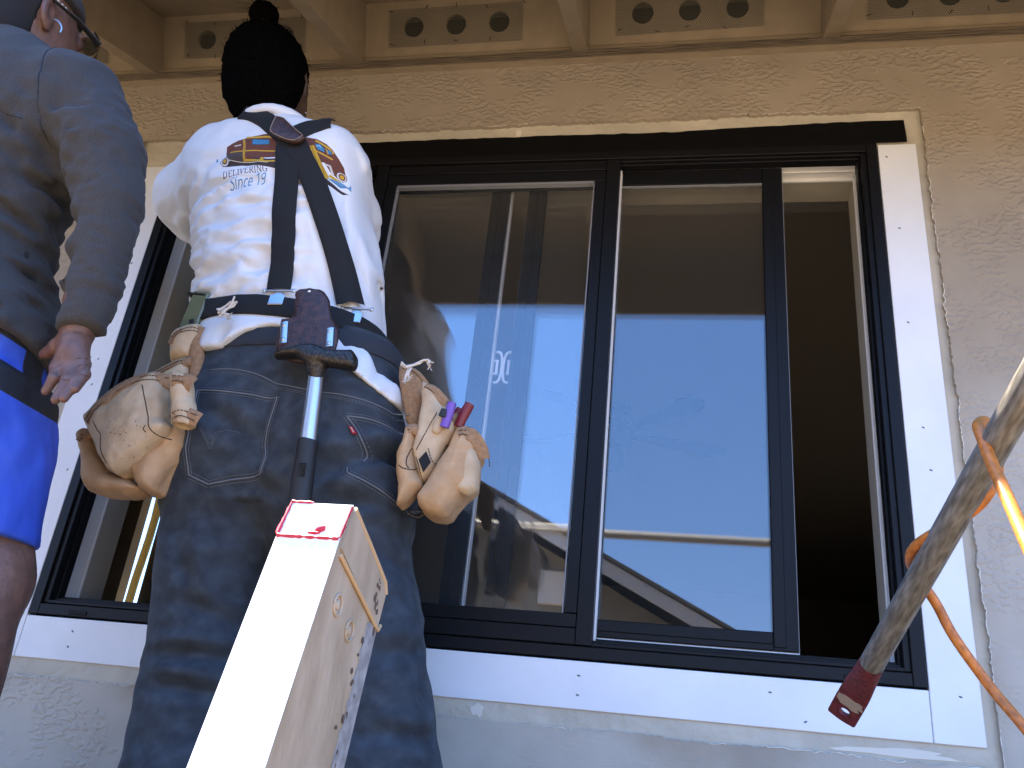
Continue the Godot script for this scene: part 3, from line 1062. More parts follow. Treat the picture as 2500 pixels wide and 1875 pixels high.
func _words(im: Image, text: String, font: String, px: float, at: Vector2, along: Vector2, shear: float, bend: float, k: float, o: Vector2, col: Color) -> void:
	var f := SystemFont.new()
	f.font_names = PackedStringArray([font])
	var t := TextMesh.new()
	t.font = f
	t.text = text
	t.font_size = 64
	t.pixel_size = 1.0 / 64
	t.depth = 0.0
	t.horizontal_alignment = HORIZONTAL_ALIGNMENT_LEFT
	var arr := t.surface_get_arrays(0)
	var vs: PackedVector3Array = arr[Mesh.ARRAY_VERTEX]
	var ids: PackedInt32Array = arr[Mesh.ARRAY_INDEX] if arr[Mesh.ARRAY_INDEX] != null else PackedInt32Array(range(vs.size()))
	var down := along.orthogonal() * -1.0
	var lo := 1e9
	var hi := -1e9
	var wide := 0.0
	for v in vs:
		lo = minf(lo, v.y); hi = maxf(hi, v.y); wide = maxf(wide, v.x)
	for i in range(0, ids.size(), 3):
		var tri := []
		for j in 3:
			var v := vs[ids[i + j]]
			var u := v.x / wide
			var y := (v.y - lo) / (hi - lo)
			var q := at + along * (u + shear * y * px / along.length()) - down.normalized() * (y * px + bend * sin(PI * u))
			tri.append((q - o) * k)
		_fill(im, tri, col)


func shirt_print() -> ImageTexture:
	var o := Vector2(100, 100)
	var k := 0.44
	var im := Image.create(int(1950 * k), int(900 * k), false, Image.FORMAT_RGB8)
	im.fill(Color.WHITE)
	var dark := Color8(66, 52, 50)
	var brown := Color8(116, 66, 50)
	var gold := Color8(226, 178, 52)
	var blue := Color8(64, 140, 190)
	var V := func(a: Array) -> Array:
		var r := []
		for i in range(0, a.size(), 2):
			r.append(Vector2(a[i], a[i + 1]))
		return r
	_shape(im, V.call([265, 612, 330, 600, 400, 540, 480, 425, 900, 520, 1480, 520, 1620, 640, 1700, 690, 1800, 745, 1925, 800, 1850, 806, 1700, 752, 1560, 726, 1200, 700, 935, 642, 700, 606, 560, 594, 380, 612]), k, o, dark)
	_shape(im, V.call([330, 330, 400, 295, 490, 250, 575, 232, 620, 212, 830, 160, 930, 158, 1300, 160, 1540, 178, 1660, 215, 1725, 262, 1800, 360, 1850, 440, 1872, 600, 1800, 620, 1700, 560, 1640, 470, 1480, 480, 930, 500, 600, 520, 575, 425, 380, 428, 320, 425]), k, o, brown)
	_shape(im, V.call([325, 420, 578, 424, 596, 525, 930, 560, 930, 590, 600, 560, 420, 540, 330, 500]), k, o, Color8(84, 70, 66))
	for q in [[[575, 240, 588, 330, 600, 535], 30], [[610, 408, 720, 400, 840, 404, 1400, 404], 16], [[600, 214, 830, 204, 930, 208, 1320, 200], 28], [[600, 528, 800, 548, 930, 565, 1400, 540], 26], [[380, 412, 570, 412], 16], [[850, 500, 850, 555], 44],
			[[1490, 285, 1560, 450, 1660, 640], 56], [[1440, 350, 1560, 350, 1725, 395], 20], [[1470, 440, 1590, 470], 16], [[1530, 205, 1690, 262, 1735, 310], 24], [[1480, 520, 1570, 535], 14], [[1690, 610, 1790, 645], 40], [[1655, 275, 1680, 340], 14]]:
		_stroke(im, V.call(q[0]), q[1], k, o, gold)
	_stroke(im, V.call([395, 535, 600, 552, 940, 580]), 8, k, o, Color8(235, 225, 200))
	for q in [[580, 240, 606, 540], [1470, 250, 1600, 600], [1540, 240, 1640, 620]]:
		_stroke(im, V.call(q), 4, k, o, dark)
	for q in [[700, 240, 930, 246, 930, 312, 700, 320], [1528, 252, 1590, 238, 1640, 290, 1645, 332, 1565, 330], [1662, 280, 1718, 296, 1722, 344, 1684, 340]]:
		_shape(im, V.call(q), k, o, blue)
		_stroke(im, V.call(q), 6, k, o, dark)
	_stroke(im, V.call([1540, 290, 1575, 265, 1600, 285]), 10, k, o, Color8(190, 220, 235))
	for c in [[Vector2(318, 540), 1.0], [Vector2(1822, 566), 0.9]]:
		_disc(im, c[0], Vector2(68, 68) * c[1], k, o, dark)
		_disc(im, c[0], Vector2(60, 62) * c[1], k, o, Color8(240, 236, 230))
		_disc(im, c[0] + Vector2(2, -4), Vector2(42, 46) * c[1], k, o, Color8(110, 62, 48))
		_disc(im, c[0] + Vector2(0, -4), Vector2(28, 30) * c[1], k, o, gold)
	_stroke(im, V.call([440, 328, 530, 316]), 14, k, o, Color8(240, 235, 225))
	_stroke(im, V.call([1650, 490, 1700, 490, 1730, 580]), 26, k, o, Color8(225, 215, 205))
	_shape(im, V.call([1668, 655, 1780, 638, 1830, 640, 1900, 686, 1926, 640, 1936, 732, 1890, 700, 1806, 716]), k, o, Color8(112, 165, 200))
	_stroke(im, V.call([1690, 660, 1800, 690, 1900, 700]), 8, k, o, Color8(60, 105, 150))
	_shape(im, V.call([168, 525, 172, 470, 190, 474, 200, 520]), k, o, Color8(110, 150, 185))
	_words(im, "DELIVERING", "Droid Serif", 92.0, Vector2(315, 782), Vector2(630, -76), 0.0, 14.0, k, o, Color8(84, 62, 62))
	_words(im, "Since 19", "Droid Sans", 150.0, Vector2(405, 930), Vector2(510, -60), 0.30, 0.0, k, o, Color8(70, 140, 190))
	return ImageTexture.create_from_image(im)


# ---------------------------------------------------------------- things that lie on a body's surface
func _lay(f: Field, pts: Array, step := 0.012) -> Array:    # 2D way points -> a smooth path
	var c := Curve2D.new()
	for i in pts.size():
		var t: Vector2 = (pts[mini(i + 1, pts.size() - 1)] - pts[maxi(i - 1, 0)]) / 6.0
		c.add_point(pts[i], -t, t)
	c.bake_interval = step
	return Array(c.get_baked_points())


func ribbon(g: Geo, f: Field, pts: Array, w: float, off: float, across := 5) -> void:
	var path := _lay(f, pts)
	var rows := []
	for i in path.size():
		var d: Vector2 = (path[mini(i + 1, path.size() - 1)] - path[maxi(i - 1, 0)]).normalized().orthogonal()
		var row := []
		var top := -1e9
		for j in across:
			var q: Vector2 = path[i] + d * w * (float(j) / (across - 1) - 0.5)
			row.append(f.back(q.x, q.y))
			top = maxf(top, row[j].z)
		for j in across:
			row[j].z = lerpf(row[j].z, top, 0.55) + off - (0.0015 if j == 0 or j == across - 1 else 0.0)
		var a: Vector3 = row[0]
		var b: Vector3 = row[across - 1]
		row.push_front(a - Vector3(0, 0, 0.006)); row.push_back(b - Vector3(0, 0, 0.006))
		rows.append(row)
	for pass_ in 7:
		for i in range(1, rows.size() - 1):
			for j in rows[i].size():
				rows[i][j].z = (rows[i - 1][j].z + rows[i][j].z * 2 + rows[i + 1][j].z) / 4
	g.sheet(rows, Vector3(0, 0, 1))


func cord_on(g: Geo, f: Field, pts: Array, r: float, off := 0.0) -> void:
	var path := []
	for q in _lay(f, pts, 0.006):
		path.append(f.back(q.x, q.y, off))
	if path.size() > 1:
		g.tube(path, r, 6)


func stitches(g: Geo, f: Field, pts: Array, off2: float, r := 0.0005, dash := 0.0034, gap := 0.002, off := 0.0006) -> void:
	var path := _lay(f, pts, 0.0006)
	var i := 0
	var n1 := int(dash / 0.0006)
	var n2 := int(gap / 0.0006)
	while i + n1 < path.size():
		var d: Vector2 = (path[i + n1] - path[i]).normalized().orthogonal() * off2
		var a: Vector2 = path[i] + d
		var b: Vector2 = path[i + n1] + d
		g.tube([f.back(a.x, a.y, off), f.back(b.x, b.y, off)], r, 4, false)
		i += n1 + n2


func band_round(g: Geo, f: Field, c: Vector3, yf: Callable, hgt: float, off: float, a0 := 0.0, a1 := TAU) -> void:
	var rows := [[], [], [], []]
	var m := 72
	for i in m + 1:
		var a := lerpf(a0, a1, float(i) / m)
		var u := Vector3(cos(a), 0, sin(a))
		var far := 0.0
		var pp := []
		for j in 3:
			var y: float = yf.call(a) + hgt * (j - 1) * 0.5
			var start := Vector3(c.x, y, c.z) + u * 0.42
			var p := f.hit(start, -u, 0.42)
			pp.append(p)
			far = maxf(far, (p - Vector3(c.x, y, c.z)).length())
		for j in 3:
			var y: float = yf.call(a) + hgt * (j - 1) * 0.5
			rows[j].append(Vector3(c.x, y, c.z) + u * (lerpf((pp[j] - Vector3(c.x, y, c.z)).length(), far, 0.6) + off))
		rows[3].append(rows[2][i] - u * 0.008)
	var nr := [[], [], []]
	for j in 3:
		for i in m + 1:
			nr[j].append(rows[j][i])
	var low := []
	for i in m + 1:
		low.append(rows[0][i] - Vector3(cos(lerpf(a0, a1, float(i) / m)), 0, sin(lerpf(a0, a1, float(i) / m))) * 0.008)
	var all := [low, nr[0], nr[1], nr[2], rows[3]]
	var s := g.v.size()
	g.sheet(all, Vector3.UP)
	# turn the normals outwards
	for i in range(s, g.v.size()):
		var out := g.v[i] - Vector3(c.x, g.v[i].y, c.z)
		if g.n[i].dot(out) < 0:
			g.n[i] = -g.n[i]
	var e := g.ix.size() - 4 * m * 6
	for t in range(e, g.ix.size(), 3):
		var nn := (g.v[g.ix[t + 1]] - g.v[g.ix[t]]).cross(g.v[g.ix[t + 2]] - g.v[g.ix[t]])
		if nn.dot(g.n[g.ix[t]] + g.n[g.ix[t + 1]] + g.n[g.ix[t + 2]]) > 0:
			var q := g.ix[t + 1]
			g.ix[t + 1] = g.ix[t + 2]
			g.ix[t + 2] = q


func hand(f: Field, wrist: Vector3, palm: Vector3, knuckles: Array, mids: Array, tips: Array, thumb: Array, r := 0.0082) -> void:
	f.cone(wrist, palm, 0.021, 0.019, 0.012)
	for k in 4:
		f.cone(palm.lerp(wrist, 0.35), knuckles[k], 0.017, 0.011, 0.010)
		f.cone(knuckles[k], mids[k], r * 1.06, r * 0.98, 0.004)
		f.cone(mids[k], tips[k], r * 0.97, r * 0.80, 0.003)
	f.cone(wrist.lerp(palm, 0.3), thumb[0], 0.017, 0.013, 0.010)
	f.cone(thumb[0], thumb[1], 0.0115, 0.0098, 0.005)
	f.cone(thumb[1], thumb[2], 0.0098, 0.0078, 0.003)


func head(f: Field, c: Vector3, bs: Basis, s := 1.0) -> void:     # looks along -z of bs
	f.ell(c + bs * Vector3(0, 0.025, 0.012) * s, Vector3(0.076, 0.098, 0.095) * s, 0.02, bs)
	f.ell(c + bs * Vector3(0, -0.035, -0.030) * s, Vector3(0.060, 0.078, 0.066) * s, 0.03, bs)
	f.ell(c + bs * Vector3(0, -0.095, -0.062) * s, Vector3(0.026, 0.018, 0.022) * s, 0.02, bs)
	f.cone(c + bs * Vector3(0, 0.005, -0.094) * s, c + bs * Vector3(0, -0.035, -0.114) * s, 0.010 * s, 0.014 * s, 0.012)
	f.ell(c + bs * Vector3(0, -0.066, -0.092) * s, Vector3(0.026, 0.008, 0.012) * s, 0.006, bs)
	f.ell(c + bs * Vector3(0, -0.078, -0.090) * s, Vector3(0.022, 0.008, 0.012) * s, 0.006, bs)
	f.ell(c + bs * Vector3(0, 0.022, -0.086) * s, Vector3(0.052, 0.010, 0.012) * s, 0.012, bs)
	for e in [-1.0, 1.0]:
		f.ell(c + bs * Vector3(e * 0.031, 0.004, -0.093) * s, Vector3(0.014, 0.010, 0.014) * s, 0.008, bs, -1.0)
		f.ell(c + bs * Vector3(e * 0.031, 0.004, -0.080) * s, Vector3(0.0135, 0.0115, 0.0135) * s, 0.003, bs)
		# ear: a cupped disc with a rolled rim and a lobe
		var ec := c + bs * Vector3(e * 0.079, -0.004, 0.004) * s
		var eb := bs * Basis(Vector3(0, 1, 0), e * 0.5)
		f.ell(ec, Vector3(0.007, 0.031, 0.019) * s, 0.004, eb)
		f.ell(ec + eb * Vector3(e * 0.007, 0.004, -0.003) * s, Vector3(0.006, 0.018, 0.010) * s, 0.004, eb, -1.0)
		f.ell(ec + eb * Vector3(0, -0.026, -0.006) * s, Vector3(0.006, 0.010, 0.009) * s, 0.004, eb)


func people_materials() -> void:
	mat("skin_dark", lin(0.075, 0.037, 0.023), 0.5, {"tex": blotch(0.8, 0.03, 81), "bump": relief(0.08, 82), "bump_cm": 0.04, "scale": 5.0})
	mat("skin_brown", lin(0.175, 0.085, 0.055), 0.5, {"tex": blotch(0.78, 0.03, 83), "bump": relief(0.08, 84), "bump_cm": 0.05, "scale": 5.0})
	mats.skin_brown.vertex_color_use_as_albedo = false
	mat("hair_black", lin(0.0022, 0.002, 0.002), 0.9, {"spec": 0.08, "bump": relief(0.09, 85), "bump_cm": 0.5, "scale": 9.0})
	mat("white_cotton", lin(0.68, 0.68, 0.68), 0.9, {"rim": 0.2})
	var d := blotch(0.58, 0.02, 87, 512, Color(0.98, 0.98, 1.0))
	mat("denim", lin(0.046, 0.058, 0.071), 0.88, {"tex": d, "bump": relief(0.2, 88), "bump_cm": 0.06, "scale": 2.2, "rim": 0.25})
	mat("denim_seam", lin(0.14, 0.145, 0.15), 0.9)
	mat("denim_dark", lin(0.022, 0.026, 0.034), 0.9)
	mat("grey_jersey", lin(0.062, 0.058, 0.056), 0.95, {"tex": blotch(0.6, 0.22, 90, 512), "bump": relief(0.2, 91), "bump_cm": 0.02, "scale": Vector3(3.0, 3.6, 3.0), "rim": 0.3})
	mat("black_web", lin(0.0050, 0.0052, 0.0056), 0.85, {"bump": relief(0.2, 92), "bump_cm": 0.08, "scale": 8.0, "rim": 0.15})
	mat("steel", lin(0.55, 0.56, 0.57), 0.36, {"metal": 1.0})
	mat("dark_steel", lin(0.10, 0.09, 0.08), 0.45, {"metal": 0.8, "tex": blotch(0.45, 0.05, 94), "scale": 12.0})
	mat("brown_leather", lin(0.075, 0.028, 0.017), 0.42, {"tex": blotch(0.5, 0.03, 95), "bump": relief(0.08, 96), "bump_cm": 0.08, "scale": 8.0})
	mat("tan_leather", lin(0.52, 0.325, 0.165), 0.72, {"tex": blotch(0.86, 0.015, 97, 256, Color(1, 0.97, 0.93)), "bump": relief(0.06, 98), "bump_cm": 0.06, "scale": 5.0})
	mat("suede", lin(0.38, 0.215, 0.105), 0.9, {"tex": blotch(0.8, 0.05, 99), "bump": relief(0.15, 100), "bump_cm": 0.1, "scale": 8.0, "rim": 0.2})
	mat("cream_leather", lin(0.58, 0.43, 0.265), 0.72, {"tex": blotch(0.86, 0.015, 101, 256, Color(1, 0.97, 0.93)), "bump": relief(0.06, 102), "bump_cm": 0.06, "scale": 5.0})
	mat("thread_dark", lin(0.06, 0.03, 0.015), 0.9)
	mat("thread_pale", lin(0.50, 0.42, 0.34), 0.9)
	mat("rubber_black", lin(0.008, 0.008, 0.008), 0.55, {"bump": relief(0.1, 103), "bump_cm": 0.04, "scale": 14.0})
	mat("string_white", lin(0.62, 0.55, 0.46), 0.9)


func build_installer() -> void:
	var man := thing("person", "man seen from behind in white t-shirt, dark jeans and black braces, black top knot", "person")
	# ---- body
	var f := Field.new(Vector3(0.15, -0.02, -0.03), Vector3(1.16, 1.72, 0.50), 0.011)
	f.column([[0.80, 0.66, 0.27, 0.15, 0.10], [1.05, 0.62, 0.268, 0.140, 0.09], [1.25, 0.57, 0.29, 0.140, 0.095], [1.40, 0.535, 0.315, 0.160, 0.09], [1.47, 0.52, 0.34, 0.10, 0.07]], 0.04)
	f.cone(Vector3(0.515, 1.46, 0.345), Vector3(0.482, 1.60, 0.358), 0.072, 0.066, 0.04)
	var neck := [Vector3(0.515, 1.50, 0.345), Vector3(0.482, 1.62, 0.358)]
	f.cone(Vector3(0.57, 0.86, 0.27), Vector3(0.553, 0.48, 0.245), 0.082, 0.058, 0.03)
	f.cone(Vector3(0.553, 0.48, 0.245), Vector3(0.585, 0.09, 0.25), 0.056, 0.038, 0.02)
	f.cone(Vector3(0.76, 0.86, 0.27), Vector3(0.87, 0.48, 0.24), 0.082, 0.058, 0.03)
	f.cone(Vector3(0.87, 0.48, 0.24), Vector3(0.955, 0.09, 0.25), 0.056, 0.038, 0.02)
	for q in [[Vector3(0.56, 0.05, 0.26), Vector3(0.55, 0.035, 0.10)], [Vector3(0.955, 0.05, 0.26), Vector3(0.97, 0.035, 0.10)]]:
		f.cone(q[0], q[1], 0.038, 0.032, 0.02)
	# arms reach forward to the frame
	f.cone(Vector3(0.405, 1.440, 0.33), Vector3(0.27, 1.415, 0.16), 0.052, 0.042, 0.03)
	f.cone(Vector3(0.27, 1.415, 0.16), Vector3(0.43, 1.37, 0.065), 0.040, 0.027, 0.015)
	f.cone(Vector3(0.640, 1.440, 0.33), Vector3(0.655, 1.35, 0.14), 0.052, 0.042, 0.03)
	f.cone(Vector3(0.655, 1.35, 0.14), Vector3(0.61, 1.39, 0.065), 0.040, 0.027, 0.015)
	var g := Geo.new()
	f.mesh_into(g)
	var hf := Field.new(Vector3(0.32, 1.48, 0.20), Vector3(0.62, 1.83, 0.52), 0.0055)
	var hb := Basis(Vector3(0, 0, 1), 0.17) * Basis(Vector3(1, 0, 0), 0.30)
	var hc := Vector3(0.477, 1.648, 0.365)
	head(hf, hc, hb, 1.0)
	hf.cone(neck[0], neck[1], 0.068, 0.066, 0.03)
	hf.mesh_into(g)
	for s in 2:
		var w := Vector3(0.43, 1.37, 0.065) if s == 0 else Vector3(0.61, 1.39, 0.065)
		var e := 1.0 if s == 0 else -1.0
		var fl := Field.new(w - Vector3(0.13, 0.09, 0.07), w + Vector3(0.13, 0.09, 0.05), 0.004)
		fl.cone(w - Vector3(e * 0.04, 0, -0.03), w, 0.030, 0.025, 0.01)
		var pm := w + Vector3(e * 0.045, 0.008, -0.024)
		var kn := []
		var md := []
		var tp := []
		for k in 4:
			var y := 0.032 - 0.0205 * k
			kn.append(pm + Vector3(e * (0.042 - 0.004 * absf(k - 1)), y, -0.006))
			md.append(kn[k] + Vector3(e * 0.034, 0.004 - 0.002 * k, -0.002))
			tp.append(md[k] + Vector3(e * (0.034 - 0.003 * absf(k - 1)), 0.003 - 0.002 * k, -0.009))
		hand(fl, w, pm, kn, md, tp, [pm + Vector3(e * -0.006, 0.036, -0.004), pm + Vector3(e * 0.016, 0.062, -0.008), pm + Vector3(e * 0.034, 0.078, -0.014)])
		fl.mesh_into(g)
	part("body", g, mats.skin_dark, man)
	# ---- hair: cropped sides, flat crown, a knot on top
	var hr := Field.new(Vector3(0.30, 1.51, 0.20), Vector3(0.64, 1.90, 0.54), 0.0055)
	hr.ell(hc + hb * Vector3(0, 0.026, 0.020), Vector3(0.089, 0.104, 0.102), 0.02, hb)
	hr.ell(hc + hb * Vector3(0, -0.030, 0.050), Vector3(0.086, 0.070, 0.060), 0.03, hb)
	hr.ell(hc + hb * Vector3(0, -0.075, 0.052), Vector3(0.066, 0.045, 0.036), 0.03, hb)
	var cutn := (hb * Vector3(0, 0.35, 1.0)).normalized()
	hr.keep(func(p: Vector3) -> float: return -(p - (hc + hb * Vector3(0, 0.0, -0.046))).dot(cutn))
	var knot := Vector3(0.438, 1.820, 0.405)
	hr.ell(knot, Vector3(0.034, 0.032, 0.034), 0.012)
	hr.cone(knot - Vector3(-0.012, 0.035, 0.01), knot, 0.020, 0.015, 0.014)
	var hn := noise(55.0, 3, 111)
	hr.push(func(p: Vector3) -> float: return hn.get_noise_3d(p.x, p.y, p.z) * 0.006)
	g = Geo.new()
	hr.mesh_into(g)
	rng.seed = 5
	for i in 420:                       # short fuzz that breaks the outline
		var u := Vector3(rng.randfn(), rng.randfn(), rng.randfn()).normalized()
		var from := hc + hb * Vector3(0, 0.02, 0.02) + u * 0.17
		if i > 330:
			from = knot + u * 0.06
		if u.y < -0.55:
			continue
		var p := hr.hit(from, -u, 0.15)
		if hr.at(p) > 0.003:
			continue
		var q := p + u * rng.randf_range(0.002, 0.007) + Vector3(rng.randfn(), rng.randfn(), rng.randfn()) * 0.004
		g.tube([p - u * 0.003, p.lerp(q, 0.6), q], [0.0008, 0.0006, 0.0002], 3, false)
	for i in 26:                        # wisps escaping from the knot
		var a := rng.randf_range(0.2, PI - 0.3)
		var u := Vector3(-absf(cos(a)) * rng.randf_range(0.2, 1.0), sin(a) * rng.randf_range(-0.3, 0.8), rng.randf_range(-0.5, 0.5))
		var p := knot + u.normalized() * 0.027
		g.tube([p, p + u * 0.02 + Vector3(-0.004, 0.006, 0), p + u * 0.045 + Vector3(-0.01, 0.002, 0)], [0.0007, 0.0005, 0.0002], 3, false)
	part("hair", g, mats.hair_black, man)
	g = Geo.new()
	var tie := []
	for i in 13:
		var a := TAU * i / 12
		tie.append(knot + Vector3(0.008, -0.026, -0.006) + Vector3(cos(a) * 0.019, -0.003 * cos(a), sin(a) * 0.019))
	g.tube(tie, 0.004, 6)
	part("hair_tie", g, mats.rubber_black, man)
	g = Geo.new()
	g.ball([Vector3(0.5712, 1.5744, 0.3537)][0], Vector3.ONE * 0.0022, 6, 8)
	part("ear_stud", g, mats.steel, man)

	# ---- t-shirt
	var sh := Field.new(Vector3(0.16, 0.84, 0.06), Vector3(0.95, 1.66, 0.50), 0.0075)
	sh.column([[0.86, 0.662, 0.275, 0.222, 0.168], [0.93, 0.655, 0.274, 0.220, 0.160], [1.02, 0.624, 0.270, 0.200, 0.136], [1.075, 0.610, 0.268, 0.194, 0.122], [1.13, 0.600, 0.270, 0.194, 0.122], [1.24, 0.576, 0.288, 0.190, 0.128], [1.33, 0.553, 0.300, 0.188, 0.128], [1.41, 0.536, 0.318, 0.188, 0.122], [1.46, 0.526, 0.330, 0.178, 0.108], [1.495, 0.521, 0.342, 0.150, 0.090], [1.515, 0.515, 0.346, 0.110, 0.076]], 0.03, 2.5)
	sh.cone(Vector3(0.40, 1.445, 0.335), Vector3(0.262, 1.440, 0.245), 0.084, 0.068, 0.045)
	sh.cone(Vector3(0.262, 1.440, 0.245), Vector3(0.268, 1.424, 0.185), 0.068, 0.066, 0.03)
	sh.cone(Vector3(0.640, 1.445, 0.335), Vector3(0.648, 1.405, 0.205), 0.078, 0.062, 0.045)
	sh.cone(Vector3(0.648, 1.405, 0.205), Vector3(0.650, 1.385, 0.175), 0.062, 0.060, 0.03)
	var n1 := noise(1.0, 3, 121)
	var n2 := noise(1.0, 2, 122)
	sh.push(func(p: Vector3) -> float:
		var low := smoothstep(1.46, 1.30, p.y) * smoothstep(1.04, 1.12, p.y)
		var a := n1.get_noise_3d(p.x * 5.0 + p.y * 3.0, p.y * 17.0 - p.x * 3.0, p.z * 4.0)
		var fold := (1.0 - minf(absf(a) * 3.2, 1.6)) * 0.0115 * low * smoothstep(0.72, 0.60, p.x)
		var b := n2.get_noise_3d(p.x * 13.0 + p.y * 5.0, p.y * 2.5 - p.x * 4.0, p.z * 4.0)
		fold += (1.0 - minf(b * b * 14.0, 1.5)) * 0.0065 * smoothstep(0.62, 0.76, p.x) * smoothstep(1.50, 1.38, p.y) * smoothstep(1.03, 1.10, p.y)
		fold += n1.get_noise_3d(p.x * 12.0, p.y * 9.0, p.z * 12.0) * 0.006 * smoothstep(1.36, 1.44, p.y)
		fold += n2.get_noise_3d(p.x * 16.0, p.y * 5.0, p.z * 14.0) * 0.014 * smoothstep(1.05, 0.96, p.y)
		return fold)
	sh.keep(func(p: Vector3) -> float:      # a wavy hem, riding up at the back
		var x := p.x
		var hem := 1.0
		if x < 0.60:
			hem = lerpf(0.985, 0.975, smoothstep(0.44, 0.52, x)) + smoothstep(0.54, 0.60, x) * 0.035
		elif x < 0.68:
			hem = 1.01 + 0.012 * sin((x - 0.60) * 40.0)
		else:
			hem = lerpf(1.005, 0.895, smoothstep(0.68, 0.90, x))
		hem -= smoothstep(0.30, 0.22, p.z) * 0.03
		return hem - p.y)
	g = Geo.new()
	sh.mesh_into(g, func(p: Vector3, nn: Vector3) -> Vector2:
		var u := (5940.43 * p.x + 674.47 * p.y - 3431.57 - 100.0) / 1950.0 * 1.07 + 0.012
		var v := (-170.66 * p.x - 6069.67 * p.y + 8996.78 - 100.0) / 900.0
		if nn.z < -0.1:
			u = 2.0 if u > 0.5 else -1.0
		return Vector2(u, v))
	var sm := mat("printed_cotton", lin(0.68, 0.68, 0.68), 0.9, {"tex": shirt_print(), "rim": 0.2})
	sm.texture_repeat = false
	var tee := part("t_shirt", g, sm, man)
	# collar rolled up against the nape
	g = Geo.new()
	var col := []
	for i in 17:
		var a := lerpf(-0.3, PI + 0.3, i / 16.0)
		col.append(Vector3(0.518 + cos(a) * 0.080, 1.510 + 0.012 * sin(a) + 0.004 * cos(a), 0.350 + sin(a) * 0.078))
	g.tube(col, 0.0125, 10, true, 0.8)
	part("collar", g, mats.white_cotton, tee)

	# ---- jeans
	var jn := Field.new(Vector3(0.38, 0.015, 0.06), Vector3(1.12, 1.06, 0.50), 0.0078)
	jn.column([[0.70, 0.675, 0.258, 0.212, 0.122], [0.77, 0.675, 0.262, 0.218, 0.138], [0.86, 0.665, 0.268, 0.216, 0.142], [0.94, 0.656, 0.270, 0.212, 0.136], [1.00, 0.650, 0.270, 0.204, 0.126], [1.04, 0.645, 0.270, 0.200, 0.120]], 0.03, 2.6)
	jn.ell(Vector3(0.565, 0.83, 0.325), Vector3(0.098, 0.105, 0.092), 0.05)
	jn.ell(Vector3(0.765, 0.83, 0.325), Vector3(0.100, 0.105, 0.092), 0.05)
	jn.column([[0.03, 0.590, 0.25, 0.094, 0.115], [0.15, 0.588, 0.245, 0.092, 0.105], [0.30, 0.582, 0.240, 0.092, 0.100], [0.45, 0.574, 0.240, 0.097, 0.105], [0.60, 0.562, 0.248, 0.104, 0.116], [0.76, 0.562, 0.258, 0.112, 0.126]], 0.05, 2.2)
	jn.column([[0.03, 0.985, 0.25, 0.100, 0.115], [0.15, 0.950, 0.245, 0.104, 0.105], [0.30, 0.912, 0.240, 0.108, 0.100], [0.42, 0.879, 0.240, 0.112, 0.105], [0.52, 0.848, 0.243, 0.114, 0.112], [0.62, 0.808, 0.250, 0.118, 0.120], [0.76, 0.780, 0.258, 0.120, 0.130]], 0.05, 2.2)
	var n3 := noise(1.0, 2, 131)
	var creases := []
	for c in [[[Vector2(0.7790, 0.7544), Vector2(0.8551, 0.7746)], 0.009, 0.014], [[Vector2(0.8551, 0.7746), Vector2(0.9307, 0.8258)], 0.010, 0.013], [[Vector2(0.7841, 0.7311), Vector2(0.8431, 0.7570)], 0.006, 0.012], [[Vector2(0.8110, 0.6941), Vector2(0.8808, 0.7036)], 0.008, 0.014], [[Vector2(0.6615, 0.7166), Vector2(0.7478, 0.6937)], 0.007, 0.016],
			[[Vector2(0.5427, 0.8501), Vector2(0.6779, 0.7874)], 0.005, 0.018], [[Vector2(0.5308, 0.4339), Vector2(0.6630, 0.4379)], 0.008, 0.012], [[Vector2(0.5379, 0.3860), Vector2(0.6635, 0.3810)], 0.007, 0.012], [[Vector2(0.5343, 0.5279), Vector2(0.6642, 0.4901)], 0.005, 0.014], [[Vector2(0.9324, 0.3451), Vector2(1.0355, 0.3489)], 0.007, 0.012], [[Vector2(0.8990, 0.4566), Vector2(1.0021, 0.4897)], 0.006, 0.014], [[Vector2(0.5301, 0.6393), Vector2(0.5917, 0.5116)], 0.006, 0.016], [[Vector2(0.8850, 0.6312), Vector2(0.9547, 0.5887)], 0.006, 0.012]]:
		creases.append([c[0][0], c[0][1], c[1], c[2]])
	jn.push(func(p: Vector3) -> float:
		var a := n3.get_noise_3d(p.x * 4.0 + p.y * 4.0, p.y * 6.5 - p.x * 3.5, p.z * 3.0)
		var b := n3.get_noise_3d(p.x * 3.0 - p.y * 4.0 + 9.0, p.y * 4.5 + p.x * 3.0, p.z * 3.0)
		var low := smoothstep(0.86, 0.70, p.y)
		var fold := (1.0 - absf(a) * 2.4) * 0.0050 * (0.35 + 0.65 * low) + b * 0.009 * low
		if p.z > 0.25:
			for c in creases:
				var e: Vector2 = c[1] - c[0]
				var w: Vector2 = Vector2(p.x, p.y) - c[0]
				var t := clampf(w.dot(e) / e.length_squared(), 0.0, 1.0)
				var dd: float = (w - e * t).length() / c[3]
				var up: float = w.y - e.y * t
				fold += c[2] * 1.7 * (-exp(-dd * dd) + 0.6 * exp(-(dd - 1.9) * (dd - 1.9)) * (1.0 if up > 0.0 else 0.25)) * sin(PI * clampf(t * 0.8 + 0.1, 0.0, 1.0))
		var cleft := (p.x - 0.672) / 0.02
		fold -= 0.012 * exp(-cleft * cleft) * smoothstep(0.97, 0.88, p.y) * smoothstep(0.68, 0.78, p.y)
		return fold * smoothstep(1.02, 0.94, p.y))
	g = Geo.new()
	jn.mesh_into(g)
	var jeans := part("jeans", g, mats.denim, man)
	# seams, pockets and their stitching lie on the cloth
	g = Geo.new()
	var st := Geo.new()
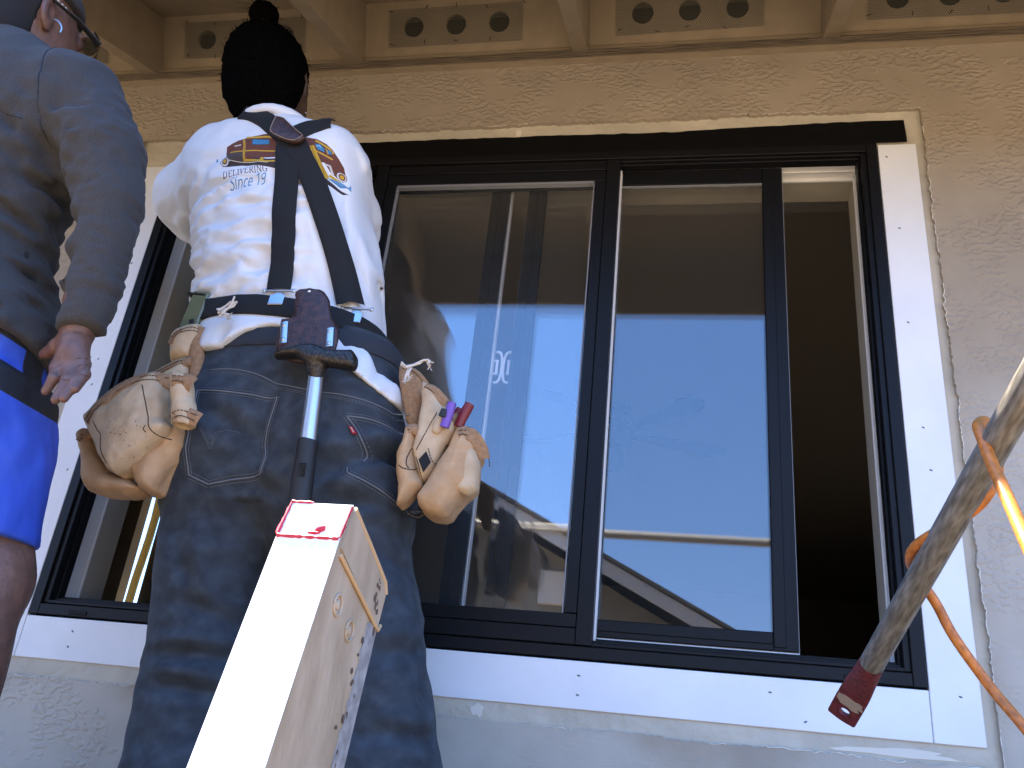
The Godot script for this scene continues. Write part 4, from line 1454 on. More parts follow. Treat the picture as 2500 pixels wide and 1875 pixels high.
	var seams := [
		[Vector2(0.5424, 0.9268), Vector2(0.5881, 0.9256), Vector2(0.6393, 0.9163), Vector2(0.6917, 0.8971), Vector2(0.7433, 0.8846), Vector2(0.7693, 0.8804), Vector2(0.8404, 0.8803), Vector2(0.9089, 0.8764)],
		[Vector2(0.7695, 0.8356), Vector2(0.7776, 0.8058), Vector2(0.7787, 0.7616)]]
	for q in seams:
		cord_on(g, jn, q, 0.0011, 0.0004)
		stitches(st, jn, q, 0.006)
		stitches(st, jn, q, 0.0095)
	part("seam", g, mats.denim_seam, jeans)
	var pockets := [
		[[Vector2(0.5361, 0.8785), Vector2(0.6002, 0.8742), Vector2(0.6874, 0.8731)], [Vector2(0.6874, 0.8731), Vector2(0.6845, 0.8330), Vector2(0.6786, 0.7986), Vector2(0.6783, 0.7874), Vector2(0.6846, 0.7690), Vector2(0.6868, 0.7580), Vector2(0.6828, 0.7349)], [Vector2(0.6828, 0.7349), Vector2(0.6348, 0.7237), Vector2(0.5896, 0.7116)], [Vector2(0.5896, 0.7116), Vector2(0.5714, 0.7181), Vector2(0.5508, 0.7255)], [Vector2(0.5508, 0.7255), Vector2(0.5423, 0.7824), Vector2(0.5361, 0.8785)]],
		[[Vector2(0.8250, 0.8401), Vector2(0.8738, 0.8472), Vector2(0.9264, 0.8376)], [Vector2(0.8250, 0.8401), Vector2(0.8422, 0.8210), Vector2(0.8551, 0.8011), Vector2(0.8587, 0.7848), Vector2(0.8555, 0.7719)], [Vector2(0.8351, 0.7548), Vector2(0.8408, 0.7425), Vector2(0.8611, 0.7362)], [Vector2(0.8611, 0.7362), Vector2(0.8882, 0.7268), Vector2(0.9148, 0.7122)], [Vector2(0.9148, 0.7122), Vector2(0.9299, 0.7129), Vector2(0.9449, 0.7150)]]]
	for pk in pockets:
		var pg := Geo.new()
		for q in pk:
			cord_on(pg, jn, q, 0.0014, 0.0008)
			stitches(st, jn, q, 0.0055, 0.0006)
			stitches(st, jn, q, -0.0055, 0.0006)
		part("pocket_edge", pg, mats.denim_seam, jeans)
	for q in [[Vector2(0.5634, 0.8042), Vector2(0.5824, 0.7782), Vector2(0.5874, 0.7690), Vector2(0.5917, 0.7767), Vector2(0.5993, 0.7959), Vector2(0.6111, 0.8058), Vector2(0.6355, 0.8028)], [Vector2(0.5674, 0.8043), Vector2(0.5877, 0.7765), Vector2(0.5934, 0.7957), Vector2(0.6038, 0.8027)], [Vector2(0.8828, 0.7875), Vector2(0.8998, 0.7719), Vector2(0.9073, 0.7641), Vector2(0.9117, 0.7777), Vector2(0.9245, 0.7909)], [Vector2(0.8885, 0.7859), Vector2(0.9058, 0.7703), Vector2(0.9101, 0.7831), Vector2(0.9223, 0.7935)]]:
		stitches(st, jn, q, 0.0, 0.0004, 0.004, 0.0012, 0.0003)
	part("stitching", st, mats.denim_seam, jeans, "", "stuff")
	g = Geo.new()
	var tb := [Vector2(0.8307, 0.8225), Vector2(0.8384, 0.8213), Vector2(0.8481, 0.8097), Vector2(0.8400, 0.8087)]
	g.prism(PackedVector2Array(tb), Vector3(0, 0, jn.back(tb[0].x, tb[0].y).z - 0.002), Vector3.RIGHT, Vector3.UP, Vector3(0, 0, 0.005))
	var tab := part("red_tab", g, mat("red_cloth", lin(0.30, 0.012, 0.03), 0.8), jeans)
	g = Geo.new()
	for i in 4:
		var c: Vector2 = (tb[0] + tb[1]) / 2
		var d2: Vector2 = ((tb[2] + tb[3]) / 2 - c)
		var q := c + d2 * (0.25 + 0.16 * i)
		g.box(Vector3(q.x, q.y, jn.back(tb[0].x, tb[0].y).z + 0.0033), Vector3(0.0030, 0.0016, 0.0006), 0.0, Basis(Vector3(0, 0, 1), -0.9))
	part("tab_lettering", g, mats.thread_pale, tab, "", "stuff")
	# waistband and a strip of dark belt where the shirt rides up
	g = Geo.new()
	band_round(g, jn, Vector3(0.648, 0, 0.27), func(a: float) -> float: return 1.0 + 0.006 * cos(a), 0.036, 0.003)
	part("waistband", g, mats.denim_dark, jeans)
	# ---- shoes, out of the picture
	for q in [[Vector3(0.56, 0.045, 0.27), Vector3(0.548, 0.04, 0.07)], [Vector3(0.965, 0.045, 0.27), Vector3(0.985, 0.04, 0.07)]]:
		var bf := Field.new(q[0] - Vector3(0.09, 0.05, 0.30), q[0] + Vector3(0.09, 0.10, 0.08), 0.009)
		bf.cone(q[0], q[1], 0.047, 0.044, 0.02)
		bf.cone(q[0] + Vector3(0, 0.05, 0), q[0], 0.052, 0.046, 0.02)
		bf.keep(func(p: Vector3) -> float: return 0.001 - p.y)
		g = Geo.new()
		bf.mesh_into(g)
		part("shoe", g, mats.suede, man)

	# ---- braces
	var br := Geo.new()
	ribbon(br, sh, [Vector2(0.6334, 1.0993), Vector2(0.6288, 1.1806), Vector2(0.6192, 1.2868), Vector2(0.6091, 1.3660), Vector2(0.6027, 1.4002), Vector2(0.6010, 1.4242)], 0.046, 0.0065)
	var br2 := Geo.new()
	ribbon(br2, sh, [Vector2(0.7686, 1.0874), Vector2(0.7287, 1.1969), Vector2(0.6722, 1.3217), Vector2(0.6342, 1.3856), Vector2(0.6124, 1.4238)], 0.046, 0.0095)
	var sus := Node3D.new()
	sus.name = "braces"
	man.add_child(sus, true)
	part("strap", br, mats.black_web, sus)
	part("strap", br2, mats.black_web, sus)
	g = Geo.new()
	ribbon(g, sh, [Vector2(0.600, 1.425), Vector2(0.566, 1.455), Vector2(0.532, 1.485), Vector2(0.500, 1.506), Vector2(0.47, 1.515)], 0.040, 0.0045)
	part("strap", g, mats.black_web, sus)
	g = Geo.new()
	ribbon(g, sh, [Vector2(0.590, 1.425), Vector2(0.618, 1.452), Vector2(0.640, 1.475), Vector2(0.656, 1.492), Vector2(0.668, 1.496)], 0.042, 0.0045)
	part("strap", g, mats.black_web, sus)
	# leather keeper where the straps meet
	var kp := [Vector2(0.5730, 1.4729), Vector2(0.5895, 1.4688), Vector2(0.6083, 1.4532), Vector2(0.6284, 1.4376), Vector2(0.6392, 1.4290), Vector2(0.6287, 1.4191), Vector2(0.6165, 1.4182), Vector2(0.5907, 1.4273), Vector2(0.5708, 1.4397), Vector2(0.5703, 1.4563)]
	var kmid := Vector2.ZERO
	for q in kp:
		kmid += q / kp.size()
	for i in kp.size():
		kp[i] = kmid + (kp[i] - kmid) * Vector2(1.18, 1.35) + Vector2(0.0, -0.008)
	var kf := Field.new(Vector3(0.50, 1.36, 0.38), Vector3(0.70, 1.56, 0.52), 0.0035)
	var kz := sh.back(0.595, 1.45).z
	var kn := sh.grad(Vector3(0.595, 1.45, kz))
	kf.slab(PackedVector2Array(kp), kz + 0.016, Vector2(-kn.x, -kn.y) / maxf(kn.z, 0.3), 0.0045, 0.004, 0.02, 0.003)
	g = Geo.new()
	kf.mesh_into(g)
	var keeper := part("leather_keeper", g, mats.brown_leather, sus)
	g = Geo.new()
	var ring := kp.duplicate()
	ring.append(kp[0])
	var kc := Vector2(0.60, 1.45)
	for i in ring.size():
		kc = kc
	var inner := []
	var mid := Vector2.ZERO
	for q in kp:
		mid += q / kp.size()
	for q in ring:
		inner.append(mid + (q - mid) * 0.86)
	stitches(g, kf, inner, 0.0, 0.0006, 0.004, 0.0016)
	part("stitching", g, mats.thread_pale, keeper, "", "stuff")
	for q in [[[Vector2(0.6363, 1.0759)][0], 0.0], [[Vector2(0.7802, 1.0608)][0], -0.06]]:
		var p := sh.back(q[0].x, q[0].y)
		var bs := Basis(Vector3(0, 0, 1), q[1]) * Basis(Vector3(1, 0, 0), -0.12)
		g = Geo.new()
		g.box(p + Vector3(0, 0, 0.011), Vector3(0.030, 0.024, 0.004), 0.0015, bs)
		g.box(p + bs * Vector3(0.0, 0.0155, 0) + Vector3(0, 0, 0.009), Vector3(0.016, 0.010, 0.003), 0.001, bs)
		g.tube([p + bs * Vector3(-0.029, 0.020, 0) + Vector3(0, 0, 0.012), p + bs * Vector3(0.029, 0.020, 0) + Vector3(0, 0, 0.012)], 0.0022, 8)
		for e in [-1.0, 1.0]:
			g.ball(p + bs * Vector3(e * 0.030, 0.020, 0) + Vector3(0, 0, 0.012), Vector3(0.0045, 0.0045, 0.003), 6, 10)
		part("clip", g, mats.steel, sus)
	build_belt(sh, jn)


func build_belt(sh: Field, jn: Field) -> void:
	var belt := thing("tool_belt", "black webbing tool belt round the waist of the man in white", "tool belt")
	var g := Geo.new()
	band_round(g, sh, Vector3(0.606, 0, 0.268), func(a: float) -> float: return 1.066 - 0.016 * (1.0 - maxf(sin(a), 0.0)) - 0.012 * cos(a), 0.042, 0.005)
	part("webbing", g, mats.black_web, belt)
	rng.seed = 9
	# strings knotted through the belt
	for q in [[Vector3(0.5430, 1.0343, 0.4300), Vector3(0.5523, 1.0431, 0.4300), Vector3(0.5637, 1.0501, 0.4300), Vector3(0.5723, 1.0553, 0.4300), Vector3(0.5679, 1.0466, 0.4300), Vector3(0.5574, 1.0361, 0.4300), Vector3(0.5523, 1.0240, 0.4300), Vector3(0.5642, 1.0224, 0.4300)], [Vector3(0.5352, 1.0417, 0.4200), Vector3(0.5431, 1.0330, 0.4200), Vector3(0.5535, 1.0314, 0.4200), Vector3(0.5620, 1.0307, 0.4200)], [Vector3(0.8899, 0.9572, 0.3700), Vector3(0.9010, 0.9552, 0.3700), Vector3(0.9068, 0.9519, 0.3700), Vector3(0.9063, 0.9417, 0.3700), Vector3(0.9066, 0.9327, 0.3700)], [Vector3(0.9034, 0.9534, 0.3700), Vector3(0.9155, 0.9577, 0.3700), Vector3(0.9274, 0.9636, 0.3700), Vector3(0.9353, 0.9672, 0.3700), Vector3(0.9406, 0.9673, 0.3700), Vector3(0.9454, 0.9640, 0.3700), Vector3(0.9427, 0.9605, 0.3700)]]:
		for k in 3:
			g = Geo.new()
			var pts := []
			for p in q:
				pts.append(p + Vector3(rng.randfn(), rng.randfn(), rng.randfn()) * 0.003)
			g.tube(pts, 0.0021, 6)
			for e in 4:
				var p: Vector3 = pts[-1]
				g.tube([p, p + Vector3(rng.randf_range(-0.006, 0.01), rng.randf_range(-0.010, 0.004), 0.003)], 0.0008, 4)
			part("string", g, mats.string_white, belt)
	# leather hammer holder on the belt
	var lp := [Vector2(0.6899, 1.0713), Vector2(0.6979, 1.0788), Vector2(0.7167, 1.0809), Vector2(0.7336, 1.0789), Vector2(0.7454, 1.0744), Vector2(0.7597, 1.0569), Vector2(0.7727, 1.0179), Vector2(0.7911, 0.9940), Vector2(0.7954, 0.9717), Vector2(0.7941, 0.9550), Vector2(0.7970, 0.9331), Vector2(0.7867, 0.9193), Vector2(0.7660, 0.9189), Vector2(0.7335, 0.9237), Vector2(0.6947, 0.9311), Vector2(0.6830, 0.9420), Vector2(0.6795, 0.9573), Vector2(0.6776, 0.9897), Vector2(0.6763, 1.0141), Vector2(0.6988, 1.0172), Vector2(0.6954, 1.0419)]
	var lf := Field.new(Vector3(0.62, 0.86, 0.36), Vector3(0.88, 1.14, 0.50), 0.004)
	lf.slab(PackedVector2Array(lp), 0.437, Vector2(0, -0.05), 0.003, 0.004, 0.03, 0.0025)
	g = Geo.new()
	lf.mesh_into(g)
	var holder := part("hammer_holder", g, mats.brown_leather, belt)
	for q in [[Vector2(0.6880, 1.0042), Vector2(0.6963, 0.9603)], [Vector2(0.7777, 0.9924), Vector2(0.7837, 0.9548)]]:
		g = Geo.new()
		var a := lf.back(q[0].x, q[0].y, 0.001)
		var b := lf.back(q[1].x, q[1].y, 0.001)
		g.tube([a, b], 0.0072, 10, true, 0.28, Vector3(0, 0, 1))
		for t in [0.16, 0.84]:
			g.ball(a.lerp(b, t) + Vector3(0, 0, 0.002), Vector3(0.0042, 0.0042, 0.0018), 6, 10)
		part("bracket", g, mats.steel, holder)
	g = Geo.new()
	var hp: Vector2 = [Vector2(0.7194, 1.0708)][0]
	g.ball(lf.back(hp.x, hp.y, -0.0005), Vector3(0.0036, 0.0028, 0.0012), 6, 10)
	part("eyelet", g, mats.chalk_edge, holder)

	# ---- claw hammer hanging head up
	var hm := thing("hammer", "steel claw hammer with black rubber grip hanging head up at the belt", "hammer")
	var hf := Field.new(Vector3(0.64, 0.86, 0.40), Vector3(0.90, 1.00, 0.53), 0.0038)
	var hp2 := [Vector2(0.6944, 0.9224), Vector2(0.7111, 0.9349), Vector2(0.7402, 0.9443), Vector2(0.7654, 0.9474), Vector2(0.7983, 0.9364), Vector2(0.8289, 0.9356), Vector2(0.8387, 0.9368), Vector2(0.8479, 0.9253), Vector2(0.8497, 0.9121), Vector2(0.8453, 0.9010), Vector2(0.8273, 0.9038), Vector2(0.8042, 0.9065), Vector2(0.7881, 0.9109), Vector2(0.7571, 0.9129), Vector2(0.7396, 0.9233), Vector2(0.7137, 0.9233), Vector2(0.7015, 0.9199)]
	hf.slab(PackedVector2Array(hp2), 0.466, Vector2.ZERO, 0.010, 0.007, 0.014, 0.006)
	var neckp := [Vector3(0.7744, 0.9163, 0.4600), Vector3(0.7758, 0.9058, 0.4600), Vector3(0.7775, 0.8917, 0.4594)]
	hf.cone(neckp[0], neckp[1], 0.019, 0.0145, 0.012)
	hf.cone(neckp[1], neckp[2], 0.0145, 0.0125, 0.008)
	g = Geo.new()
	hf.mesh_into(g)
	part("hammer_head", g, mats.dark_steel, hm)
	g = Geo.new()
	var sp := [Vector3(0.7773, 0.8930, 0.4595), Vector3(0.7794, 0.8556, 0.4567), Vector3(0.7810, 0.8188, 0.4539), Vector3(0.7833, 0.7755, 0.4507)]
	g.tube(sp, [0.0125, 0.0130, 0.0135, 0.0142], 20, true, 0.85)
	part("shaft", g, mats.steel, hm)
	g = Geo.new()
	sp = [Vector3(0.7836, 0.7791, 0.4509), Vector3(0.7833, 0.7755, 0.4507), Vector3(0.7843, 0.7566, 0.4492), Vector3(0.7850, 0.7355, 0.4477), Vector3(0.7856, 0.7123, 0.4459), Vector3(0.7873, 0.6871, 0.4440), Vector3(0.7892, 0.6601, 0.4420), Vector3(0.7909, 0.6378, 0.4403), Vector3(0.7910, 0.6334, 0.4400)]
	g.tube(sp, [0.0150, 0.0172, 0.0168, 0.0178, 0.0185, 0.0182, 0.0186, 0.0195, 0.0140], 20, true, 0.9)
	var grip := part("grip", g, mats.rubber_black, hm)
	g = Geo.new()
	for i in 9:
		var t := i / 8.0
		var p: Vector3 = sp[3].lerp(sp[4], 0.1 + t * 0.9)
		g.box(p + Vector3(0.004, 0, 0.0165), Vector3(0.014, 0.0011, 0.0022), 0.0004)
	part("grip_rib", g, mats.rubber_black, grip, "", "stuff")

	build_pouches(jn)


func _bag(under: Node3D, called: String, poly: Array, z0: float, slope: Vector2, hz: float, puff: float, reach: float, m: Material, lump := 0.003, sd := 7) -> Field:
	var a := PackedVector2Array(poly)
	var lo := a[0]
	var hi := a[0]
	for p in a:
		lo = lo.min(p); hi = hi.max(p)
	var zs := absf(slope.x) * (hi.x - lo.x) / 2 + absf(slope.y) * (hi.y - lo.y) / 2 + hz + puff + 0.02
	var f := Field.new(Vector3(lo.x - 0.02, lo.y - 0.02, z0 - zs), Vector3(hi.x + 0.02, hi.y + 0.02, z0 + zs), 0.0042)
	f.slab(a, z0, slope, hz, puff, reach, minf(hz * 0.9, 0.012))
	var nn := noise(1.0, 3, sd)
	f.push(func(p: Vector3) -> float: return nn.get_noise_3d(p.x * 22.0, p.y * 18.0, p.z * 20.0) * lump * 0.9 - absf(nn.get_noise_3d(p.x * 13.0 + 7.0, p.y * 11.0, p.z * 13.0)) * lump * 0.6)
	var g := Geo.new()
	f.mesh_into(g)
	part(called, g, m, under)
	return f


func _rim(under: Node3D, f: Field, path: Array, w: float, off := 0.001) -> void:
	var g := Geo.new()
	ribbon(g, f, path, w * 1.2, off, 4)
	var r := part("rim", g, mats.suede, under)
	g = Geo.new()
	stitches(g, f, path, w * 0.22, 0.0009, 0.0056, 0.0022, off + 0.0010)
	stitches(g, f, path, -w * 0.22, 0.0009, 0.0056, 0.0022, off + 0.0010)
	part("stitching", g, mats.thread_dark, r, "", "stuff")


func build_pouches(jn: Field) -> void:
	var T: Material = mats.tan_leather
	var C: Material = mats.cream_leather
	var S: Material = mats.suede
	var L := thing("tool_pouch", "tan leather tool pouch on left hip of man in white, empty hammer loop", "tool pouch", "leather pouches on the tool belt")
	var f := _bag(L, "backing", [Vector2(0.4733, 1.0129), Vector2(0.4778, 1.0213), Vector2(0.4898, 1.0187), Vector2(0.5094, 0.9641), Vector2(0.5199, 0.9058), Vector2(0.5191, 0.8655), Vector2(0.5274, 0.8190), Vector2(0.5207, 0.7825), Vector2(0.4994, 0.8180), Vector2(0.4933, 0.8647), Vector2(0.4907, 0.9262), Vector2(0.4758, 0.9799)], 0.385, Vector2.ZERO, 0.006, 0.006, 0.03, S, 0.001, 11)
	f = _bag(L, "holder", [Vector2(0.4258, 0.9943), Vector2(0.4268, 1.0096), Vector2(0.4372, 1.0209), Vector2(0.4592, 1.0295), Vector2(0.4857, 1.0320), Vector2(0.4936, 1.0048), Vector2(0.4864, 0.9800), Vector2(0.4818, 0.9582), Vector2(0.4394, 0.9520)], 0.372, Vector2(0.1, 0), 0.014, 0.018, 0.035, C, 0.002, 12)
	_rim(L, f, [Vector2(0.4419, 0.9805), Vector2(0.4465, 0.9951), Vector2(0.4585, 1.0048), Vector2(0.4781, 1.0111), Vector2(0.5002, 1.0141)], 0.016)
	f = _bag(L, "rear_pocket", [Vector2(0.3656, 0.9021), Vector2(0.3986, 0.9221), Vector2(0.4313, 0.9384), Vector2(0.4590, 0.9537), Vector2(0.4796, 0.9614), Vector2(0.4902, 0.9262), Vector2(0.4951, 0.8899), Vector2(0.4655, 0.8715), Vector2(0.4111, 0.8776)], 0.377, Vector2(0.1, 0), 0.010, 0.012, 0.04, C, 0.002, 13)
	_rim(L, f, [Vector2(0.3829, 0.8925), Vector2(0.4145, 0.9098), Vector2(0.4466, 0.9264), Vector2(0.4739, 0.9412), Vector2(0.4936, 0.9480)], 0.015)
	f = _bag(L, "side_pocket", [Vector2(0.2986, 0.7907), Vector2(0.3024, 0.8014), Vector2(0.3108, 0.8091), Vector2(0.3254, 0.8096), Vector2(0.3592, 0.7607), Vector2(0.4012, 0.7219), Vector2(0.4152, 0.7178), Vector2(0.4455, 0.7098), Vector2(0.4704, 0.6970), Vector2(0.4659, 0.6898), Vector2(0.4426, 0.6825), Vector2(0.3913, 0.6835), Vector2(0.3580, 0.6917), Vector2(0.3422, 0.7122), Vector2(0.3239, 0.7569)], 0.378, Vector2(0.12, 0.0), 0.022, 0.026, 0.05, T, 0.003, 14)
	_rim(L, f, [Vector2(0.3258, 0.7750), Vector2(0.3304, 0.7860), Vector2(0.3388, 0.7933), Vector2(0.3509, 0.7947)], 0.018)
	f = _bag(L, "lower_pocket", [Vector2(0.4349, 0.7304), Vector2(0.4554, 0.7502), Vector2(0.4804, 0.7726), Vector2(0.5006, 0.8045), Vector2(0.5110, 0.8145), Vector2(0.5306, 0.8176), Vector2(0.5392, 0.7724), Vector2(0.5321, 0.7580), Vector2(0.5241, 0.7389), Vector2(0.5116, 0.7081), Vector2(0.5037, 0.6894), Vector2(0.4896, 0.6859), Vector2(0.4759, 0.6903), Vector2(0.4524, 0.7124)], 0.392, Vector2(0.05, 0.0), 0.022, 0.024, 0.05, T, 0.004, 15)
	f = _bag(L, "main_pocket", [Vector2(0.3310, 0.8128), Vector2(0.3333, 0.8214), Vector2(0.3435, 0.8315), Vector2(0.3629, 0.8562), Vector2(0.3794, 0.8726), Vector2(0.3996, 0.8850), Vector2(0.4302, 0.8982), Vector2(0.4544, 0.9044), Vector2(0.4729, 0.9032), Vector2(0.4871, 0.8723), Vector2(0.4980, 0.8384), Vector2(0.5062, 0.8123), Vector2(0.5224, 0.7974), Vector2(0.5194, 0.7820), Vector2(0.4964, 0.7589), Vector2(0.4720, 0.7370), Vector2(0.4517, 0.7188), Vector2(0.4368, 0.7090), Vector2(0.4194, 0.7174), Vector2(0.3941, 0.7397), Vector2(0.3723, 0.7672), Vector2(0.3428, 0.7973)], 0.410, Vector2(0.14, -0.05), 0.026, 0.034, 0.07, C, 0.0045, 16)
	_rim(L, f, [Vector2(0.3593, 0.7981), Vector2(0.3711, 0.8152), Vector2(0.3881, 0.8369), Vector2(0.4064, 0.8543), Vector2(0.4260, 0.8669), Vector2(0.4535, 0.8788), Vector2(0.4774, 0.8844), Vector2(0.4943, 0.8836)], 0.020)
	var g := Geo.new()
	for q in [[Vector2(0.4581, 0.8658), Vector2(0.4749, 0.8349), Vector2(0.4883, 0.8069), Vector2(0.5010, 0.7817), Vector2(0.5149, 0.7752), Vector2(0.5343, 0.7708)], [Vector2(0.3803, 0.7964), Vector2(0.3938, 0.7803), Vector2(0.4039, 0.7713), Vector2(0.4141, 0.7438), Vector2(0.4303, 0.7216)], [Vector2(0.4918, 0.7883), Vector2(0.4887, 0.7813), Vector2(0.4936, 0.7768)]]:
		cord_on(g, f, q, 0.0010, 0.0)
	part("crease", g, mats.thread_dark, L, "", "stuff")
	g = Geo.new()
	rng.seed = 17
	for i in 26:
		var c: Vector2 = [Vector2(0.4530, 0.7661)][0] + Vector2(rng.randfn() * 0.03, rng.randfn() * 0.025)
		var p := f.back(c.x, c.y, -0.0002)
		if p.z > 0.40:
			g.ball(p, Vector3(rng.randf_range(0.0006, 0.0022), rng.randf_range(0.0005, 0.0014), 0.0005), 4, 7)
	part("stain", g, mats.thread_dark, L, "", "stuff")
	# the hammer loop: a rolled leather tube
	var ax := [Vector3(0.5321, 0.8801, 0.4685), Vector3(0.5419, 0.8519, 0.4664), Vector3(0.5526, 0.8194, 0.4640), Vector3(0.5576, 0.7965, 0.4622)]
	var tube := Field.new(Vector3(0.40, 0.76, 0.36), Vector3(0.58, 1.0, 0.56), 0.004)
	tube.cone(ax[0], ax[1], 0.020, 0.018, 0.01)
	tube.cone(ax[1], ax[2], 0.018, 0.019, 0.01)
	tube.cone(ax[2], ax[3], 0.019, 0.0205, 0.01)
	tube.cone(ax[3] - Vector3(0, 0.03, 0), ax[2], 0.0145, 0.0145, 0.003, -1.0)
	var cut: Vector3 = ax[3]
	tube.keep(func(p: Vector3) -> float: return maxf(cut.y - 0.006 - p.y, p.y - ax[0].y))
	g = Geo.new()
	tube.mesh_into(g)
	part("hammer_loop", g, C, L)
	_rim(L, tube, [Vector2(0.5299, 0.8675), Vector2(0.5417, 0.8689), Vector2(0.5544, 0.8668), Vector2(0.5681, 0.8601)], 0.022, 0.002)
	_rim(L, tube, [Vector2(0.5483, 0.8008), Vector2(0.5571, 0.8056), Vector2(0.5713, 0.8060), Vector2(0.5873, 0.8009)], 0.022, 0.002)
	# a clear plastic level standing in the holder
	g = Geo.new()
	var lv := [Vector3(0.4511, 1.0836, 0.3700), Vector3(0.4590, 1.0350, 0.3700)]
	g.box((lv[0] + lv[1]) / 2, Vector3(0.036, lv[0].distance_to(lv[1]) + 0.05, 0.016), 0.003, Basis(Vector3(0, 0, 1), -0.10))
	var lm := mat("olive_plastic", lin(0.13, 0.14, 0.075), 0.25)
	var lev := single("tape_measure", g, lm, "small olive plastic tool standing in the left pouch's holder", "tool")
	g = Geo.new()
	g.box(lv[0] + Vector3(0.0, 0.018, 0), Vector3(0.042, 0.006, 0.019), 0.002, Basis(Vector3(0, 0, 1), -0.10))
	part("dark_cap", g, mats.dark_steel, lev)
	g = Geo.new()
	g.box(lv[0].lerp(lv[1], 0.9) + Vector3(0.0, 0.0, 0.0088), Vector3(0.010, 0.010, 0.0012), 0.0004, Basis(Vector3(0, 0, 1), 0.3))
	part("blue_badge", g, mats.rubber_black, lev)

	# ---- right hip
	var Rp := thing("tool_pouch", "tan leather tool pouch on right hip of man in white, holding pens", "tool pouch", "leather pouches on the tool belt")
	f = _bag(Rp, "backing", [Vector2(0.8714, 0.9761), Vector2(0.8837, 0.9828), Vector2(0.8977, 0.9790), Vector2(0.9124, 0.9692), Vector2(0.9263, 0.9497), Vector2(0.9296, 0.9198), Vector2(0.9301, 0.8841), Vector2(0.9302, 0.8581), Vector2(0.9094, 0.8564), Vector2(0.8996, 0.8701), Vector2(0.8868, 0.9141), Vector2(0.8746, 0.9531)], 0.315, Vector2(-0.15, 0), 0.008, 0.012, 0.03, S, 0.002, 21)
	_rim(Rp, f, [Vector2(0.8828, 0.9691), Vector2(0.8959, 0.9693), Vector2(0.9126, 0.9604), Vector2(0.9254, 0.9473), Vector2(0.9329, 0.9378)], 0.009)
	f = _bag(Rp, "outer_pocket", [Vector2(1.0041, 0.8451), Vector2(1.0119, 0.8496), Vector2(1.0245, 0.8490), Vector2(1.0400, 0.8390), Vector2(1.0495, 0.8227), Vector2(1.0520, 0.8063), Vector2(1.0465, 0.7958), Vector2(1.0474, 0.7714), Vector2(1.0468, 0.7492), Vector2(1.0384, 0.7368), Vector2(1.0292, 0.7284), Vector2(1.0171, 0.7099), Vector2(1.0089, 0.6927), Vector2(0.9955, 0.6867), Vector2(0.9771, 0.6881), Vector2(0.9592, 0.7010), Vector2(0.9532, 0.7187), Vector2(0.9662, 0.7434), Vector2(0.9785, 0.7786), Vector2(0.9955, 0.8103)], 0.325, Vector2(-0.10, 0.0), 0.030, 0.030, 0.06, T, 0.003, 22)
	_rim(Rp, f, [Vector2(1.0166, 0.8284), Vector2(1.0268, 0.8314), Vector2(1.0383, 0.8281), Vector2(1.0494, 0.8173), Vector2(1.0567, 0.8045), Vector2(1.0595, 0.7905)], 0.020)
	f = _bag(Rp, "outer_flap", [Vector2(1.0140, 0.8191), Vector2(1.0276, 0.8236), Vector2(1.0403, 0.8180), Vector2(1.0510, 0.8022), Vector2(1.0556, 0.7784), Vector2(1.0571, 0.7372), Vector2(1.0422, 0.7258), Vector2(1.0321, 0.7282), Vector2(1.0188, 0.7315), Vector2(1.0167, 0.7629), Vector2(1.0159, 0.7928)], 0.352, Vector2(-0.10, 0.0), 0.010, 0.010, 0.03, C, 0.003, 23)
	f = _bag(Rp, "front_panel", [Vector2(0.9330, 0.9326), Vector2(0.9456, 0.9272), Vector2(0.9648, 0.9119), Vector2(0.9760, 0.9000), Vector2(0.9871, 0.8863), Vector2(0.9984, 0.8696), Vector2(1.0055, 0.8529), Vector2(1.0061, 0.8383), Vector2(0.9964, 0.8233), Vector2(0.9900, 0.8065), Vector2(0.9808, 0.7795), Vector2(0.9710, 0.7587), Vector2(0.9587, 0.7416), Vector2(0.9477, 0.7638), Vector2(0.9389, 0.7839), Vector2(0.9315, 0.8001), Vector2(0.9341, 0.8210), Vector2(0.9366, 0.8506), Vector2(0.9365, 0.8848)], 0.345, Vector2(-0.12, 0.0), 0.016, 0.018, 0.05, C, 0.003, 24)
	_rim(Rp, f, [Vector2(0.9446, 0.9176), Vector2(0.9576, 0.9117), Vector2(0.9741, 0.8979), Vector2(0.9855, 0.8855)], 0.014)
	_rim(Rp, f, [Vector2(0.9981, 0.8697), Vector2(1.0078, 0.8559), Vector2(1.0136, 0.8406)], 0.012)
	g = Geo.new()
	stitches(g, f, [Vector2(0.9739, 0.8652), Vector2(0.9646, 0.8400), Vector2(0.9539, 0.8108), Vector2(0.9466, 0.7952)], 0.0, 0.0008, 0.005, 0.0012)
	stitches(g, f, [Vector2(0.9470, 0.7840), Vector2(0.9554, 0.7663), Vector2(0.9622, 0.7446), Vector2(0.9675, 0.7350), Vector2(0.9763, 0.7453), Vector2(0.9892, 0.7717)], 0.0, 0.0008, 0.005, 0.002)
	stitches(g, f, [Vector2(0.9676, 0.7990), Vector2(0.9774, 0.7772), Vector2(0.9865, 0.7937), Vector2(0.9938, 0.8183)], 0.0, 0.0008, 0.005, 0.002)
	part("stitching", g, mats.thread_dark, Rp, "", "stuff")
	f = _bag(Rp, "pen_sleeve", [Vector2(0.9723, 0.8610), Vector2(0.9824, 0.8634), Vector2(0.9946, 0.8555), Vector2(0.9927, 0.8450), Vector2(0.9845, 0.8283), Vector2(0.9790, 0.8229), Vector2(0.9713, 0.8268), Vector2(0.9674, 0.8339), Vector2(0.9700, 0.8464)], 0.372, Vector2(-0.12, 0.0), 0.006, 0.006, 0.02, C, 0.001, 25)
	g = Geo.new()
